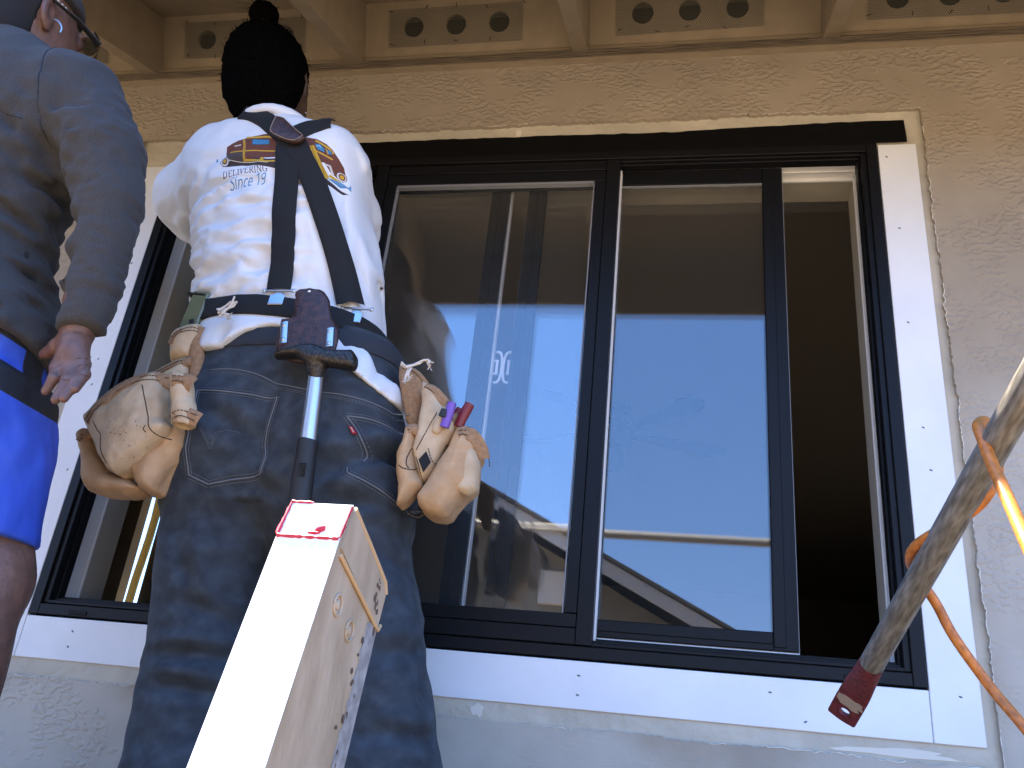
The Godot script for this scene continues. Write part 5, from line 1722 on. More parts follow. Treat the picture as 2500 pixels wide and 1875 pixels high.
	var dm := [Vector2(0.9664, 0.7919), Vector2(0.9773, 0.7732), Vector2(0.9667, 0.7544), Vector2(0.9550, 0.7763)]
	g.prism(PackedVector2Array(dm), Vector3(0, 0, 0.3795), Vector3.RIGHT, Vector3.UP, Vector3(0, 0, 0.0015))
	part("square_slot", g, mats.dark_gap, Rp)
	f = _bag(Rp, "lower_pocket", [Vector2(0.9188, 0.8430), Vector2(0.9353, 0.8404), Vector2(0.9397, 0.8280), Vector2(0.9388, 0.8051), Vector2(0.9410, 0.7887), Vector2(0.9485, 0.7707), Vector2(0.9622, 0.7380), Vector2(0.9495, 0.7225), Vector2(0.9374, 0.7060), Vector2(0.9225, 0.6954), Vector2(0.9235, 0.7153), Vector2(0.9216, 0.7351), Vector2(0.9126, 0.7651), Vector2(0.9110, 0.7916), Vector2(0.9159, 0.8125)], 0.350, Vector2(-0.10, 0.0), 0.020, 0.020, 0.04, T, 0.004, 26)
	_rim(Rp, f, [Vector2(0.9275, 0.8318), Vector2(0.9360, 0.8347), Vector2(0.9454, 0.8309)], 0.016)
	g = Geo.new()
	cord_on(g, f, [Vector2(0.9445, 0.8251), Vector2(0.9387, 0.8065), Vector2(0.9348, 0.7821), Vector2(0.9359, 0.7661), Vector2(0.9407, 0.7603)], 0.0012, -0.0002)
	cord_on(g, f, [Vector2(0.9229, 0.7645), Vector2(0.9308, 0.7589), Vector2(0.9410, 0.7579), Vector2(0.9525, 0.7628)], 0.0012, -0.0002)
	part("crease", g, mats.thread_dark, Rp, "", "stuff")
	# pens and pliers
	var pen := thing("pen", "purple pen with black clip in the right hip pouch", "pen")
	var pp := [Vector3(1.0010, 0.8811, 0.3836), Vector3(0.9983, 0.8662, 0.3825), Vector3(0.9954, 0.8527, 0.3815)]
	g = Geo.new()
	g.tube([pp[0], pp[1], pp[2], pp[2] + (pp[2] - pp[1]) * 1.2], [0.0075, 0.0085, 0.0085, 0.008], 12)
	part("barrel", g, mat("purple_plastic", lin(0.16, 0.07, 0.36), 0.3), pen)
	g = Geo.new()
	g.tube([pp[1] + Vector3(-0.006, 0, 0.006), pp[2] + Vector3(-0.006, 0, 0.007)], [0.0075, 0.0082], 8, true, 0.5)
	part("clip", g, mats.rubber_black, pen)
	var pl := thing("pliers", "dark red handled pliers sticking out of the right hip pouch", "pliers")
	var red := mat("red_grip", lin(0.17, 0.012, 0.016), 0.35)
	for q in [[Vector3(1.0262, 0.8898, 0.3592), Vector3(1.0216, 0.8792, 0.3584), Vector3(1.0151, 0.8644, 0.3573), Vector3(1.0098, 0.8477, 0.3561)], [Vector3(1.0077, 0.8860, 0.3440), Vector3(1.0039, 0.8785, 0.3434), Vector3(0.9994, 0.8637, 0.3423), Vector3(0.9967, 0.8510, 0.3413)]]:
		g = Geo.new()
		g.tube([q[0] + (q[0] - q[1]) * 0.12, q[0], q[1], q[2], q[3]], [0.004, 0.0088, 0.0095, 0.0095, 0.009], 14)
		part("handle", g, red, pl)
	g = Geo.new()
	var bk := [Vector3(0.9259, 0.7033, 0.3052), Vector3(0.9390, 0.6980, 0.3048), Vector3(0.9474, 0.6968, 0.3048), Vector3(0.9548, 0.7028, 0.3052), Vector3(0.9528, 0.7106, 0.3058)]
	g.tube(bk, 0.004, 8)
	part("buckle", g, mats.dark_steel, Rp)


func build_helper() -> void:
	var man := thing("person", "man at the left edge in grey long-sleeved shirt, blue and black shorts and a cap", "person")
	var f := Field.new(Vector3(-0.15, -0.02, 0.42), Vector3(0.70, 1.60, 0.92), 0.011)
	f.column([[0.70, 0.22, 0.645, 0.12, 0.08], [0.95, 0.19, 0.665, 0.11, 0.075], [1.2, 0.16, 0.680, 0.13, 0.075], [1.33, 0.14, 0.695, 0.14, 0.075], [1.39, 0.138, 0.70, 0.08, 0.06]], 0.04)
	f.cone(Vector3(0.140, 1.38, 0.705), Vector3(0.160, 1.48, 0.71), 0.062, 0.060, 0.03)
	f.cone(Vector3(0.325, 1.315, 0.69), Vector3(0.466, 1.09, 0.684), 0.046, 0.034, 0.02)
	f.cone(Vector3(0.466, 1.09, 0.684), Vector3(0.485, 0.90, 0.677), 0.034, 0.024, 0.01)
	f.cone(Vector3(0.485, 0.90, 0.677), Vector3(0.478, 0.85, 0.675), 0.024, 0.023, 0.01)
	f.cone(Vector3(-0.04, 1.315, 0.69), Vector3(-0.10, 1.10, 0.66), 0.050, 0.040, 0.03)
	f.cone(Vector3(-0.10, 1.10, 0.66), Vector3(-0.02, 1.0, 0.50), 0.042, 0.030, 0.015)
	for q in [[Vector3(0.345, 0.76, 0.645), Vector3(0.405, 0.49, 0.60), Vector3(0.470, 0.09, 0.625)], [Vector3(0.12, 0.76, 0.645), Vector3(0.10, 0.49, 0.60), Vector3(0.09, 0.09, 0.625)]]:
		f.cone(q[0], q[1], 0.066, 0.060, 0.03)
		f.cone(q[1], q[2], 0.056, 0.036, 0.03)
		var calf: Vector3 = q[1].lerp(q[2], 0.34) + Vector3(0.002, 0, 0.022)
		f.ell(calf, Vector3(0.054, 0.11, 0.052), 0.04)
		f.cone(q[2] - Vector3(0, 0.045, 0), q[2] + Vector3(0.02, -0.055, -0.17), 0.036, 0.030, 0.03)
	var g := Geo.new()
	f.mesh_into(g)
	var hb := Basis(Vector3(0, 1, 0), -0.36) * Basis(Vector3(1, 0, 0), 0.12)
	var hc := Vector3(0.166, 1.492, 0.700)
	var hf := Field.new(hc - Vector3(0.16, 0.17, 0.16), hc + Vector3(0.16, 0.15, 0.16), 0.0045)
	head(hf, hc, hb, 1.02)
	hf.cone(Vector3(0.140, 1.38, 0.705), Vector3(0.160, 1.48, 0.71), 0.060, 0.058, 0.03)
	hf.mesh_into(g)
	# right hand, palm to the rear, fingers loosely curled
	var kn := [Vector3(0.4739, 0.7930, 0.6833), Vector3(0.4943, 0.7895, 0.6850), Vector3(0.5060, 0.7914, 0.6831), Vector3(0.5125, 0.8014, 0.6781)]
	var md := [Vector3(0.4873, 0.7692, 0.6969), Vector3(0.5148, 0.7642, 0.7024), Vector3(0.5289, 0.7624, 0.7022), Vector3(0.5338, 0.7777, 0.6938)]
	var tp := [Vector3(0.4817, 0.7487, 0.6969), Vector3(0.5165, 0.7288, 0.7129), Vector3(0.5327, 0.7297, 0.7170), Vector3(0.5401, 0.7473, 0.7107)]
	var wr: Vector3 = [Vector3(0.4749, 0.8622, 0.6682)][0]
	var pm: Vector3 = [Vector3(0.4880, 0.8208, 0.6801)][0]
	var th := [Vector3(0.4512, 0.8342, 0.6714), Vector3(0.4339, 0.8276, 0.6648), Vector3(0.4226, 0.8246, 0.6625)]
	var fh := Field.new(Vector3(0.42, 0.69, 0.61), Vector3(0.58, 0.93, 0.79), 0.0034)
	fh.cone(Vector3(0.474, 0.91, 0.676), wr, 0.030, 0.024, 0.01)
	hand(fh, wr, pm, kn, md, tp, th, 0.0084)
	fh.mesh_into(g)
	part("body", g, mats.skin_brown, man)
	# creases across the palm
	g = Geo.new()
	for q in [[Vector2(0.5098, 0.8046), Vector2(0.5181, 0.8084), Vector2(0.5275, 0.8108)], [Vector2(0.5165, 0.7915), Vector2(0.5263, 0.7954), Vector2(0.5365, 0.7977)], [Vector2(0.4943, 0.7720), Vector2(0.5017, 0.7707), Vector2(0.5068, 0.7716)], [Vector2(0.5150, 0.7617), Vector2(0.5213, 0.7611), Vector2(0.5256, 0.7624)], [Vector2(0.5349, 0.7728), Vector2(0.5411, 0.7727), Vector2(0.5469, 0.7738)]]:
		cord_on(g, fh, q, 0.0009, 0.0)
	part("palm_crease", g, mat("crease_brown", lin(0.075, 0.035, 0.022), 0.6), man, "", "stuff")
	# left hand, out of the picture
	# ---- grey shirt
	var sh := Field.new(Vector3(-0.20, 0.78, 0.44), Vector3(0.62, 1.50, 0.90), 0.0078)
	sh.column([[0.80, 0.226, 0.653, 0.184, 0.160], [0.86, 0.220, 0.656, 0.180, 0.158], [0.94, 0.196, 0.661, 0.168, 0.146], [1.03, 0.174, 0.668, 0.164, 0.125], [1.12, 0.166, 0.674, 0.174, 0.125], [1.24, 0.164, 0.683, 0.208, 0.128], [1.31, 0.155, 0.692, 0.220, 0.120], [1.355, 0.145, 0.697, 0.198, 0.105], [1.395, 0.138, 0.702, 0.145, 0.086], [1.425, 0.138, 0.704, 0.105, 0.072]], 0.03, 2.4)
	sh.cone(Vector3(0.325, 1.318, 0.690), Vector3(0.424, 1.19, 0.688), 0.078, 0.064, 0.03)
	sh.cone(Vector3(0.424, 1.19, 0.688), Vector3(0.468, 1.09, 0.684), 0.062, 0.049, 0.012)
	sh.cone(Vector3(0.468, 1.09, 0.684), Vector3(0.487, 0.94, 0.678), 0.048, 0.038, 0.006)
	sh.cone(Vector3(0.487, 0.94, 0.678), Vector3(0.486, 0.862, 0.676), 0.038, 0.033, 0.006)
	sh.cone(Vector3(-0.04, 1.335, 0.69), Vector3(-0.10, 1.10, 0.66), 0.080, 0.062, 0.04)
	sh.cone(Vector3(-0.10, 1.10, 0.66), Vector3(-0.05, 1.03, 0.55), 0.062, 0.046, 0.02)
	var n1 := noise(1.0, 3, 141)
	var creases := [[Vector2(0.4627, 1.0621), Vector2(0.5179, 0.9829)], [Vector2(0.3874, 0.9922), Vector2(0.5001, 0.9219)], [Vector2(0.4086, 1.0346), Vector2(0.4881, 1.0269)], [Vector2(0.4053, 0.9295), Vector2(0.4976, 0.8634)]]
	sh.push(func(p: Vector3) -> float:
		var body := smoothstep(0.44, 0.40, p.x)
		var a := n1.get_noise_3d(p.x * 8.0 - p.y * 5.0, p.y * 11.0 + p.x * 8.0, p.z * 5.0)
		var fold := (1.0 - minf(absf(a) * 3.2, 1.6)) * 0.010 * body * smoothstep(1.36, 1.18, p.y)
		var b := n1.get_noise_3d(p.x * 16.0 + 3.0, p.y * 30.0 + p.x * 8.0, p.z * 9.0)
		fold += (1.0 - minf(absf(b) * 3.0, 1.5)) * 0.0045 * smoothstep(0.36, 0.42, p.x)
		fold += (1.0 - absf(n1.get_noise_3d(p.x * 7.0 + 5.0, p.y * 3.0, 2.0)) * 4.0) * 0.004 * smoothstep(1.2, 1.3, p.y) * body
		if p.z > 0.66 and p.x < 0.45:
			for c in creases:
				var e: Vector2 = c[1] - c[0]
				var w: Vector2 = Vector2(p.x, p.y) - c[0]
				var t := clampf(w.dot(e) / e.length_squared(), 0.0, 1.0)
				var dd: float = (w - e * t).length() / 0.013
				var up: float = w.y - e.y * t
				fold += 0.013 * (-exp(-dd * dd) + 0.7 * exp(-(dd - 1.9) * (dd - 1.9)) * (1.0 if up > 0.0 else 0.3)) * sin(PI * clampf(t * 0.8 + 0.1, 0.0, 1.0))
		return fold)
	sh.keep(func(p: Vector3) -> float:
		if p.x > 0.425 and p.y < 0.93 and p.x - 0.425 > (0.93 - p.y) * 0.1:
			return 0.858 - p.y + (p.x - 0.48) * 0.15
		return lerpf(0.930, 0.840, smoothstep(0.24, 0.40, p.x)) - p.y - 0.02 * smoothstep(0.70, 0.60, p.z))
	g = Geo.new()
	sh.mesh_into(g)
	var tee := part("grey_shirt", g, mats.grey_jersey, man)
	g = Geo.new()
	cord_on(g, sh, [Vector2(0.325, 1.415), Vector2(0.322, 1.36), Vector2(0.335, 1.30), Vector2(0.345, 1.24), Vector2(0.352, 1.18)], 0.0011, 0.0002)
	cord_on(g, sh, [Vector2(0.07, 1.22), Vector2(0.15, 1.225), Vector2(0.24, 1.215), Vector2(0.33, 1.195)], 0.0009, 0.0001)
	part("seam", g, mats.rubber_black, tee)
	# ---- shorts in black with blue bands
	var so := Field.new(Vector3(-0.05, 0.50, 0.45), Vector3(0.56, 1.06, 0.86), 0.0075)
	so.column([[0.72, 0.225, 0.642, 0.168, 0.115], [0.80, 0.222, 0.648, 0.172, 0.132], [0.87, 0.215, 0.655, 0.172, 0.130], [0.92, 0.208, 0.660, 0.156, 0.108], [1.0, 0.200, 0.666, 0.145, 0.10]], 0.03, 2.4)
	so.column([[0.50, 0.384, 0.622, 0.086, 0.100], [0.62, 0.366, 0.632, 0.084, 0.104], [0.70, 0.348, 0.638, 0.088, 0.112], [0.78, 0.322, 0.646, 0.086, 0.120]], 0.035)
	so.column([[0.50, 0.10, 0.622, 0.094, 0.104], [0.62, 0.11, 0.632, 0.094, 0.108], [0.70, 0.12, 0.638, 0.096, 0.114], [0.78, 0.135, 0.646, 0.092, 0.120]], 0.035)
	var n2 := noise(1.0, 3, 151)
	so.push(func(p: Vector3) -> float: return n2.get_noise_3d(p.x * 16.0, p.y * 7.0, p.z * 14.0) * 0.008)
	so.keep(func(p: Vector3) -> float: return 0.545 + (p.x - 0.45) * -0.10 - p.y)
	g = Geo.new()
	so.mesh_into(g, func(p: Vector3, _n: Vector3) -> Vector2: return Vector2((p.z - 0.45) / 0.4, (p.y + 0.42 * (p.x - 0.338) - 0.5) / 0.6))
	var im := Image.create(200, 600, false, Image.FORMAT_RGB8)
	var cb := Color8(50, 80, 178)
	var ck := Color8(24, 25, 28)
	for y in 600:
		var hgt := 0.5 + 0.6 * (y + 0.5) / 600.0
		var c := ck
		if hgt < 0.777 or (hgt > 0.819 and hgt < 0.854):
			c = cb
		for x in 200:
			im.set_pixel(x, y, ck if absf(0.45 + x * 0.002 - 0.640) < 0.024 and hgt > 0.777 else c)
	var bm := mat("board_short_cloth", Color.WHITE, 0.6, {"tex": ImageTexture.create_from_image(im)})
	bm.texture_repeat = false
	var shorts := part("shorts", g, bm, man)
	g = Geo.new()
	for q in [[Vector2(0.410, 0.74), Vector2(0.425, 0.68), Vector2(0.437, 0.62), Vector2(0.447, 0.56)]]:
		stitches(g, so, q, 0.0, 0.0006, 0.006, 0.003)
	part("stitching", g, mats.rubber_black, shorts, "", "stuff")
	# ---- cap, cropped hair, wraparound sunglasses
	g = Geo.new()
	var cf := Field.new(hc - Vector3(0.2, 0.05, 0.2), hc + Vector3(0.2, 0.2, 0.2), 0.006)
	cf.ell(hc + hb * Vector3(0, 0.042, 0.012), Vector3(0.092, 0.095, 0.110), 0.02, hb)
	cf.keep(func(p: Vector3) -> float: return -(hb.transposed() * (p - hc)).y + 0.048)
	cf.mesh_into(g)
	part("cap", g, mat("cap_cloth", lin(0.036, 0.033, 0.032), 0.95), man)
	g = Geo.new()
	var hr := Field.new(hc - Vector3(0.16, 0.17, 0.16), hc + Vector3(0.16, 0.1, 0.16), 0.006)
	hr.ell(hc + hb * Vector3(0, 0.020, 0.014), Vector3(0.0815, 0.094, 0.101), 0.02, hb)
	hr.ell(hc + hb * Vector3(0, -0.050, 0.045), Vector3(0.070, 0.062, 0.060), 0.02, hb)
	hr.keep(func(p: Vector3) -> float: return -(hb.transposed() * (p - hc)).z + 0.016)
	hr.mesh_into(g)
	part("hair", g, mat("hair_fade", lin(0.008, 0.006, 0.005), 0.9), man)
	var gl := Node3D.new()
	gl.name = "sunglasses"
	man.add_child(gl, true)
	var tmp := [hc + hb * Vector3(0.086, 0.022, 0.0), hc + hb * Vector3(0.092, 0.018, -0.05), hc + hb * Vector3(0.084, 0.012, -0.105)]
	for e in [1.0, -1.0]:
		g = Geo.new()
		var pts := [hc + hb * Vector3(e * 0.086, 0.022, 0.012), hc + hb * Vector3(e * 0.092, 0.010, -0.045), hc + hb * Vector3(e * 0.088, -0.008, -0.095)]
		g.tube(pts, [0.003, 0.0065, 0.009], 8, true, 0.35, Vector3.UP)
		var tp2 := part("temple", g, mats.rubber_black, gl)
		g = Geo.new()
		for i in 11:
			if i % 4 == 3:
				continue
			var p: Vector3 = pts[0].lerp(pts[2], 0.15 + 0.07 * i) + hb * Vector3(e * 0.0055, 0.004, 0)
			g.box(p, Vector3(0.0012, 0.0026, 0.004), 0.0, hb)
		part("temple_lettering", g, mats.thread_pale, tp2, "", "stuff")
	g = Geo.new()
	var rows := []
	for j in 5:
		var row := []
		for i in 17:
			var a := lerpf(-1.25, 1.25, i / 16.0)
			row.append(hc + hb * Vector3(sin(a) * 0.088, 0.018 - 0.044 * (j / 4.0) * (0.75 + 0.25 * cos(a * 2.0)), -0.062 - cos(a) * 0.068))
		rows.append(row)
	g.sheet(rows, hb * Vector3(0, 0, -1))
	part("lens", g, mat("dark_lens", lin(0.006, 0.006, 0.008), 0.08), gl)
	g = Geo.new()
	var cordp := [Vector3(0.2618, 1.4664, 0.7313), Vector3(0.2711, 1.4610, 0.7309), Vector3(0.2791, 1.4520, 0.7302), Vector3(0.2832, 1.4434, 0.7295), Vector3(0.2826, 1.4351, 0.7288)]
	g.tube(cordp, 0.0016, 6)
	part("retainer_cord", g, mats.steel, gl)
	for q in [[Vector3(0.468, 0.04, 0.645), Vector3(0.492, 0.036, 0.46)], [Vector3(0.09, 0.04, 0.645), Vector3(0.085, 0.036, 0.46)]]:
		var bf := Field.new(q[0] - Vector3(0.1, 0.05, 0.28), q[0] + Vector3(0.12, 0.10, 0.08), 0.009)
		bf.cone(q[0], q[1], 0.044, 0.042, 0.02)
		bf.cone(q[0] + Vector3(0, 0.04, 0), q[0], 0.048, 0.044, 0.02)
		bf.keep(func(p: Vector3) -> float: return 0.001 - p.y)
		g = Geo.new()
		bf.mesh_into(g)
		part("shoe", g, mats.rubber_black, man)


func build_foreground() -> void:
	# ---- plank standing nearest the camera
	var pk := thing("plank", "weathered white plank standing in front, red paint round its sunlit cut end", "plank")
	var paint := mat("worn_white_paint", lin(0.54, 0.42, 0.29), 0.7, {"tex": blotch(0.80, 0.012, 161, 256, Color(1, 0.97, 0.92)), "bump": relief(0.06, 162), "bump_cm": 0.05, "scale": Vector3(5.0, 2.0, 5.0)})
	var x1 := 1.1135
	var w := 0.056
	var pr := PackedVector2Array([Vector2(1.039, 0.475), Vector2(1.0445, 0.458), Vector2(1.194, -0.002), Vector2(1.012, -0.002), Vector2(0.912, 0.435), Vector2(0.906, 0.450), Vector2(0.906, 0.462), Vector2(0.914, 0.468), Vector2(1.017, 0.5075), Vector2(1.023, 0.509)])
	var g := Geo.new()
	g.prism(pr, Vector3(x1 - w, 0, 0), Vector3(0, 0, 1), Vector3.UP, Vector3(w, 0, 0))
	part("beam", g, paint, pk)
	g = Geo.new()      # the clean white face and cut end, standing a hair proud
	g.prism(PackedVector2Array([Vector2(1.0396, 0.4755), Vector2(1.1946, -0.002), Vector2(1.1956, -0.002), Vector2(1.0406, 0.4760)]), Vector3(x1 - w, 0, 0), Vector3(0, 0, 1), Vector3.UP, Vector3(w, 0, 0))
	g.prism(PackedVector2Array([Vector2(1.0393, 0.4760), Vector2(1.0403, 0.4766), Vector2(1.0240, 0.5102), Vector2(1.0230, 0.5096)]), Vector3(x1 - w, 0, 0), Vector3(0, 0, 1), Vector3.UP, Vector3(w, 0, 0))
	part("white_face", g, mat("clean_white", lin(0.82, 0.81, 0.78), 0.5), pk)
	# thin strip worn to grey along the back edge
	g = Geo.new()
	var edge := jag(Vector2(0.942, 0.425), Vector2(1.052, -0.002), 0.006, 0.005, 163)
	var poly := PackedVector2Array(edge)
	poly.append(Vector2(1.0125, -0.002)); poly.append(Vector2(0.9135, 0.432))
	g.prism(poly, Vector3(x1 + 0.0002, 0, 0), Vector3(0, 0, 1), Vector3.UP, Vector3(0.0008, 0, 0))
	part("worn_edge", g, mat("worn_grey", lin(0.40, 0.375, 0.35), 0.85, {"tex": blotch(0.72, 0.03, 164), "scale": 7.0}), pk)
	# riveted cover plate with a rolled edge
	var tan := mat("tan_bead", lin(0.55, 0.36, 0.19), 0.6)
	g = Geo.new()
	g.prism(PackedVector2Array([Vector2(1.037, 0.470), Vector2(1.0222, 0.506), Vector2(1.016, 0.505), Vector2(0.914, 0.465), Vector2(0.908, 0.455), Vector2(0.917, 0.424)]), Vector3(x1 + 0.0002, 0, 0), Vector3(0, 0, 1), Vector3.UP, Vector3(0.0016, 0, 0))
	part("cover_plate", g, paint, pk)
	g = Geo.new()
	g.tube([Vector3(x1 + 0.0018, 0.464, 1.036), Vector3(x1 + 0.002, 0.443, 0.974), Vector3(x1 + 0.002, 0.426, 0.925), Vector3(x1 + 0.002, 0.423, 0.916), Vector3(x1 + 0.002, 0.428, 0.911)], 0.0019, 8)
	g.tube([Vector3(x1 + 0.0005, 0.508, 1.020), Vector3(x1 + 0.001, 0.490, 0.972), Vector3(x1 + 0.001, 0.468, 0.915), Vector3(x1 + 0.001, 0.458, 0.907)], 0.0024, 8)
	part("rolled_edge", g, tan, pk)
	for q in [Vector2(1.020, 0.427), Vector2(0.984, 0.412)]:
		g = Geo.new()
		var ring := []
		for i in 17:
			ring.append(Vector3(x1 + 0.0008, q.y + 0.0085 * sin(TAU * i / 16), q.x + 0.0085 * cos(TAU * i / 16)))
		g.tube(ring, 0.0013, 6, false)
		g.ball(Vector3(x1, q.y, q.x), Vector3(0.0022, 0.0045, 0.0045), 6, 12)
		part("rivet", g, paint, pk)
	# red paint dragged along the arrises of the cut end
	var red := mat("red_paint", lin(0.42, 0.012, 0.035), 0.5)
	g = Geo.new()
	rng.seed = 21
	var runs := [[Vector3(x1 - w + 0.001, 0.4768, 1.0408), Vector3(x1 - 0.001, 0.4768, 1.0408), 16], [Vector3(x1 - 0.0004, 0.4778, 1.0402), Vector3(x1 - 0.0004, 0.5085, 1.0252), 12], [Vector3(x1 - w, 0.4785, 1.0400), Vector3(x1 - w, 0.5100, 1.0246), 9], [Vector3(x1 - w, 0.5106, 1.0238), Vector3(x1 - w + 0.02, 0.5106, 1.0238), 5]]
	for q in runs:
		var pts := []
		var rr := []
		for i in q[2] + 1:
			pts.append(q[0].lerp(q[1], float(i) / q[2]))
			rr.append(0.0007 + 0.0015 * rng.randf())
		g.tube(pts, rr, 6)
	g.ball(Vector3(x1 - 0.02, 0.4845, 1.0370), Vector3(0.0055, 0.0035, 0.002), 6, 10, Basis(Vector3(0, 0, 1), 0.5))
	g.ball(Vector3(x1 - 0.0245, 0.4810, 1.0388), Vector3(0.006, 0.0014, 0.0015), 6, 10)
	g.ball(Vector3(x1 + 0.0012, 0.462, 0.909), Vector3(0.002, 0.003, 0.003), 6, 8)
	g.ball(Vector3(x1 + 0.0012, 0.484, 0.955), Vector3(0.0015, 0.002, 0.002), 6, 8)
	part("red_edge", g, red, pk, "", "stuff")
	g = Geo.new()
	for i in 60:
		var t := rng.randf()
		var c := Vector2(lerpf(0.948, 1.045, t), lerpf(0.415, 0.03, t)) + Vector2(rng.randfn() * 0.008, rng.randfn() * 0.012)
		if i < 16:
			c = Vector2(0.922 + absf(rng.randfn()) * 0.014, 0.450 + rng.randfn() * 0.010)
		g.ball(Vector3(x1 + (0.0018 if i < 16 else 0.0008), c.y, c.x), Vector3(0.0006, rng.randf_range(0.001, 0.0045), rng.randf_range(0.001, 0.0032)), 4, 7)
	part("dirt", g, mat("dirt_brown", lin(0.10, 0.065, 0.045), 0.95), pk, "", "stuff")

	# ---- scaffold brace: a steel tube with a flattened, drilled, red-painted end
	var br := thing("scaffold_brace", "worn steel scaffold brace slanting across the lower right, flat red end with a hole", "scaffold brace")
	var a: Vector3 = [Vector3(1.6028, 0.4282, 0.4753)][0]
	var b: Vector3 = [Vector3(1.6842, 0.6674, 0.9534)][0]
	var ax := (b - a).normalized()
	var far := a + ax * 1.9
	g = Geo.new()
	var pts := []
	var rad := []
	for i in 41:
		var t := i / 40.0
		pts.append(a.lerp(far, 0.055 + 0.945 * t))
		rad.append(0.0142)
	g.tube(pts, rad, 20)
	var steel := mat("worn_steel", lin(0.36, 0.33, 0.285), 0.5, {"metal": 0.35, "tex": blotch(0.55, 0.05, 171, 256, Color(1, 0.96, 0.9)), "rough_tex": blotch(0.6, 0.04, 172)})
	steel.uv1_scale = Vector3(4.0, 1.0, 1.0)
	part("tube", g, steel, br)
	# flattened end: tube section squeezing to a flat tongue, hole through it
	var to_eye := (Vector3(1.383, 0.36, 1.694) - a).normalized()
	var side := ax.cross(to_eye).normalized()
	var nrm := side.cross(ax).normalized()
	g = Geo.new()
	var rows := []
	for i in 9:
		var t := i / 8.0
		var c := a + ax * lerpf(0.030, 0.108, t)
		var hw := lerpf(0.0185, 0.0147, smoothstep(0.0, 1.0, t))
		var hh := lerpf(0.0032, 0.0147, smoothstep(0.0, 1.0, t))
		var row := []
		for j in 21:
			var q := TAU * j / 20
			row.append(c + side * cos(q) * hw + nrm * sin(q) * hh)
		rows.append(row)
	for i in 8:
		for j in 20:
			g.quad(rows[i][j], rows[i][j + 1], rows[i + 1][j + 1], rows[i + 1][j], (rows[i][0] + rows[i + 1][10]) / 2)
	var chipped := mat("chipped_red", lin(0.22, 0.030, 0.030), 0.6, {"tex": blotch(0.5, 0.05, 173), "scale": 9.0})
	part("neck", g, chipped, br)
	g = Geo.new()
	var m := 40
	var hole := 0.0070
	for i in m:
		for zz in 1:
			var q0 := TAU * i / m
			var q1 := TAU * (i + 1) / m
			var edge_at := func(q: float) -> Vector2:
				var u := Vector2(cos(q), sin(q))
				var k := minf(0.0185 / maxf(absf(u.x), 1e-4), (0.032 if u.y > 0 else 0.019 - 0.004 * u.x * u.x) / maxf(absf(u.y), 1e-4))
				return u * k
			var o0: Vector2 = edge_at.call(q0)
			var o1: Vector2 = edge_at.call(q1)
			var i0 := Vector2(cos(q0), sin(q0)) * hole
			var i1 := Vector2(cos(q1), sin(q1)) * hole
			var P := func(v: Vector2, h: float) -> Vector3: return a + side * v.x + ax * v.y + nrm * h
			var h := 0.0030
			var inside: Vector3 = P.call((o0 + i0) / 2, 0.0)
			g.quad(P.call(i0, h), P.call(i1, h), P.call(o1, h), P.call(o0, h), inside)
			g.quad(P.call(i0, -h), P.call(i1, -h), P.call(o1, -h), P.call(o0, -h), inside)
			g.quad(P.call(o0, -h), P.call(o1, -h), P.call(o1, h), P.call(o0, h), a)
			g.quad(P.call(i0, -h), P.call(i1, -h), P.call(i1, h), P.call(i0, h), inside)
	part("flat_end", g, chipped, br)
	g = Geo.new()
	var nn := noise(1.0, 3, 175)
	var blob := PackedVector2Array()
	for i in 24:
		var q := TAU * i / 24
		var r := 1.0 + nn.get_noise_2d(cos(q) * 1.5, sin(q) * 1.5) * 0.7
		blob.append(Vector2(clampf(cos(q) * 0.019 * r, -0.0165, 0.0175), minf(0.0225 + sin(q) * 0.010 * r, 0.0312)))
	g.prism(blob, a + nrm * 0.0029, side, ax, nrm * 0.0005)
	part("bare_patch", g, mat("bare_metal", lin(0.42, 0.33, 0.25), 0.5, {"metal": 0.3}), br)

	# ---- orange extension cord wound round the brace
	var cord := Geo.new()
	var way := [Vector3(1.6509, 0.4985, 1.0010), Vector3(1.6523, 0.5276, 0.9804), Vector3(1.6590, 0.5687, 0.9417), Vector3(1.6617, 0.6080, 0.9120), Vector3(1.6627, 0.6326, 0.8973), Vector3(1.6631, 0.6498, 0.8882), Vector3(1.6665, 0.6618, 0.8762), Vector3(1.6771, 0.6739, 0.8571), Vector3(1.6873, 0.6787, 0.8402), Vector3(1.6976, 0.6695, 0.8204), Vector3(1.7018, 0.6523, 0.8139), Vector3(1.6959, 0.6327, 0.8230), Vector3(1.6855, 0.6152, 0.8363), Vector3(1.6763, 0.6006, 0.8294), Vector3(1.6659, 0.5914, 0.8140), Vector3(1.6546, 0.5862, 0.7916), Vector3(1.6430, 0.5809, 0.7670), Vector3(1.6366, 0.5777, 0.7434), Vector3(1.6348, 0.5727, 0.7225), Vector3(1.6402, 0.5677, 0.6989), Vector3(1.6505, 0.5607, 0.6800), Vector3(1.6601, 0.5498, 0.6697), Vector3(1.6725, 0.5313, 0.6642)]
	way += [Vector3(1.6857, 0.4971, 0.6681), Vector3(1.7153, 0.4465, 0.6723), Vector3(1.7339, 0.4086, 0.6958), Vector3(1.7638, 0.3467, 0.7283)]
	var cv := Curve3D.new()
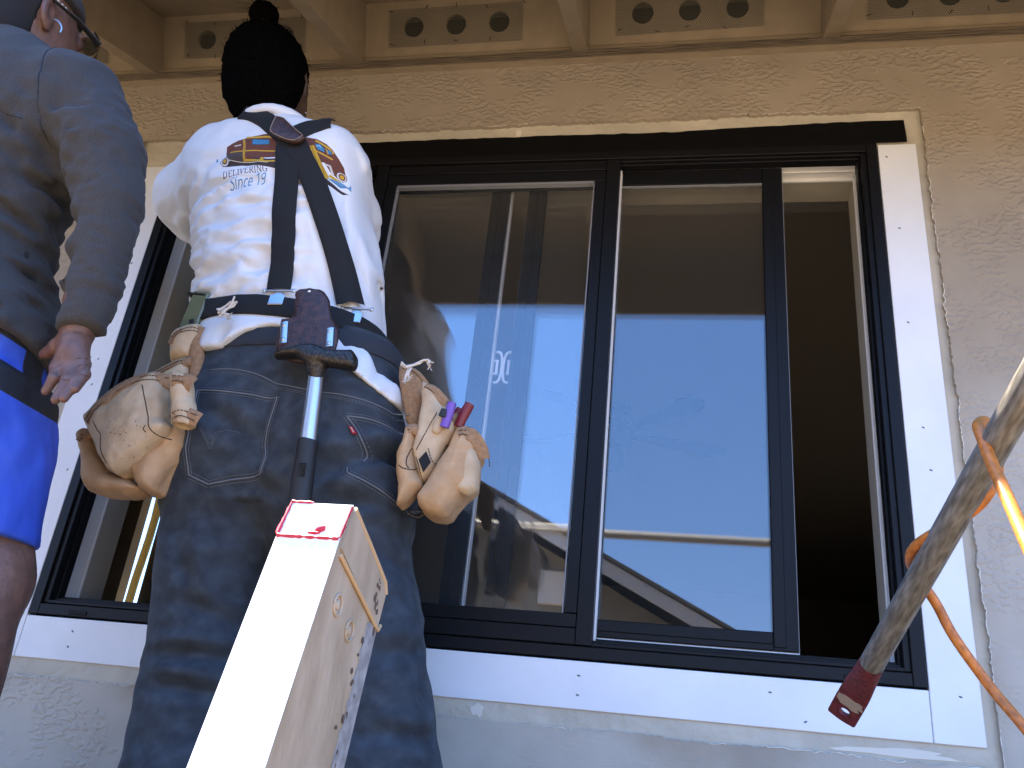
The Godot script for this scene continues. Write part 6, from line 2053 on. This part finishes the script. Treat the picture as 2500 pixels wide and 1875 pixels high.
	for i in way.size():
		var t: Vector3 = (way[mini(i + 1, way.size() - 1)] - way[maxi(i - 1, 0)]) / 6.0
		cv.add_point(way[i], -t, t)
	cv.bake_interval = 0.006
	cord.tube(Array(cv.get_baked_points()), 0.0056, 12)
	single("extension_cord", cord, mat("orange_rubber", lin(0.74, 0.235, 0.035), 0.42, {"tex": blotch(0.62, 0.05, 181), "scale": 6.0}), "orange extension cord wound round the scaffold brace", "cord")


func _ready() -> void:
	setup_view()
	make_materials()
	people_materials()
	build_surroundings()
	build_house()
	build_window()
	build_installer()
	build_helper()
	build_foreground()


func setup_view() -> void:
	var cam := Camera3D.new()
	cam.name = "camera"
	cam.fov = 48.5697
	cam.near = 0.02
	cam.far = 300.0
	cam.transform = Transform3D(Basis(Vector3(0.98127042, 0.09941219, -0.16500176), Vector3(-0.02153274, 0.90778704, 0.4188783), Vector3(0.19142807, -0.40747995, 0.89292518)).orthonormalized(), Vector3(1.3834, 0.3214, 1.6942))
	add_child(cam)
	var sky := ProceduralSkyMaterial.new()
	sky.sky_top_color = lin(0.075, 0.185, 0.47)
	sky.sky_horizon_color = lin(0.25, 0.41, 0.74)
	sky.sky_curve = 0.16
	sky.ground_bottom_color = lin(0.30, 0.26, 0.21)
	sky.ground_horizon_color = lin(0.36, 0.32, 0.27)
	sky.sky_energy_multiplier = 1.0
	var e := Environment.new()
	e.background_mode = Environment.BG_SKY
	e.sky = Sky.new()
	e.sky.sky_material = sky
	e.background_energy_multiplier = 1.0
	e.tonemap_mode = Environment.TONE_MAPPER_LINEAR
	e.tonemap_exposure = 6.9
	e.sdfgi_enabled = true
	e.ssao_enabled = true
	e.ssil_enabled = true
	var we := WorldEnvironment.new()
	we.name = "world_environment"
	we.environment = e
	add_child(we)
	var sun := DirectionalLight3D.new()
	sun.name = "sun"
	sun.light_energy = 1.5
	sun.light_color = Color(1.0, 0.96, 0.89)
	sun.light_angular_distance = 0.5
	sun.shadow_enabled = true
	add_child(sun)
	var to_sun := Vector3(-0.42, 0.9, -0.11).normalized()
	sun.look_at_from_position(to_sun * 20.0, Vector3.ZERO, Vector3(0, 0, 1))
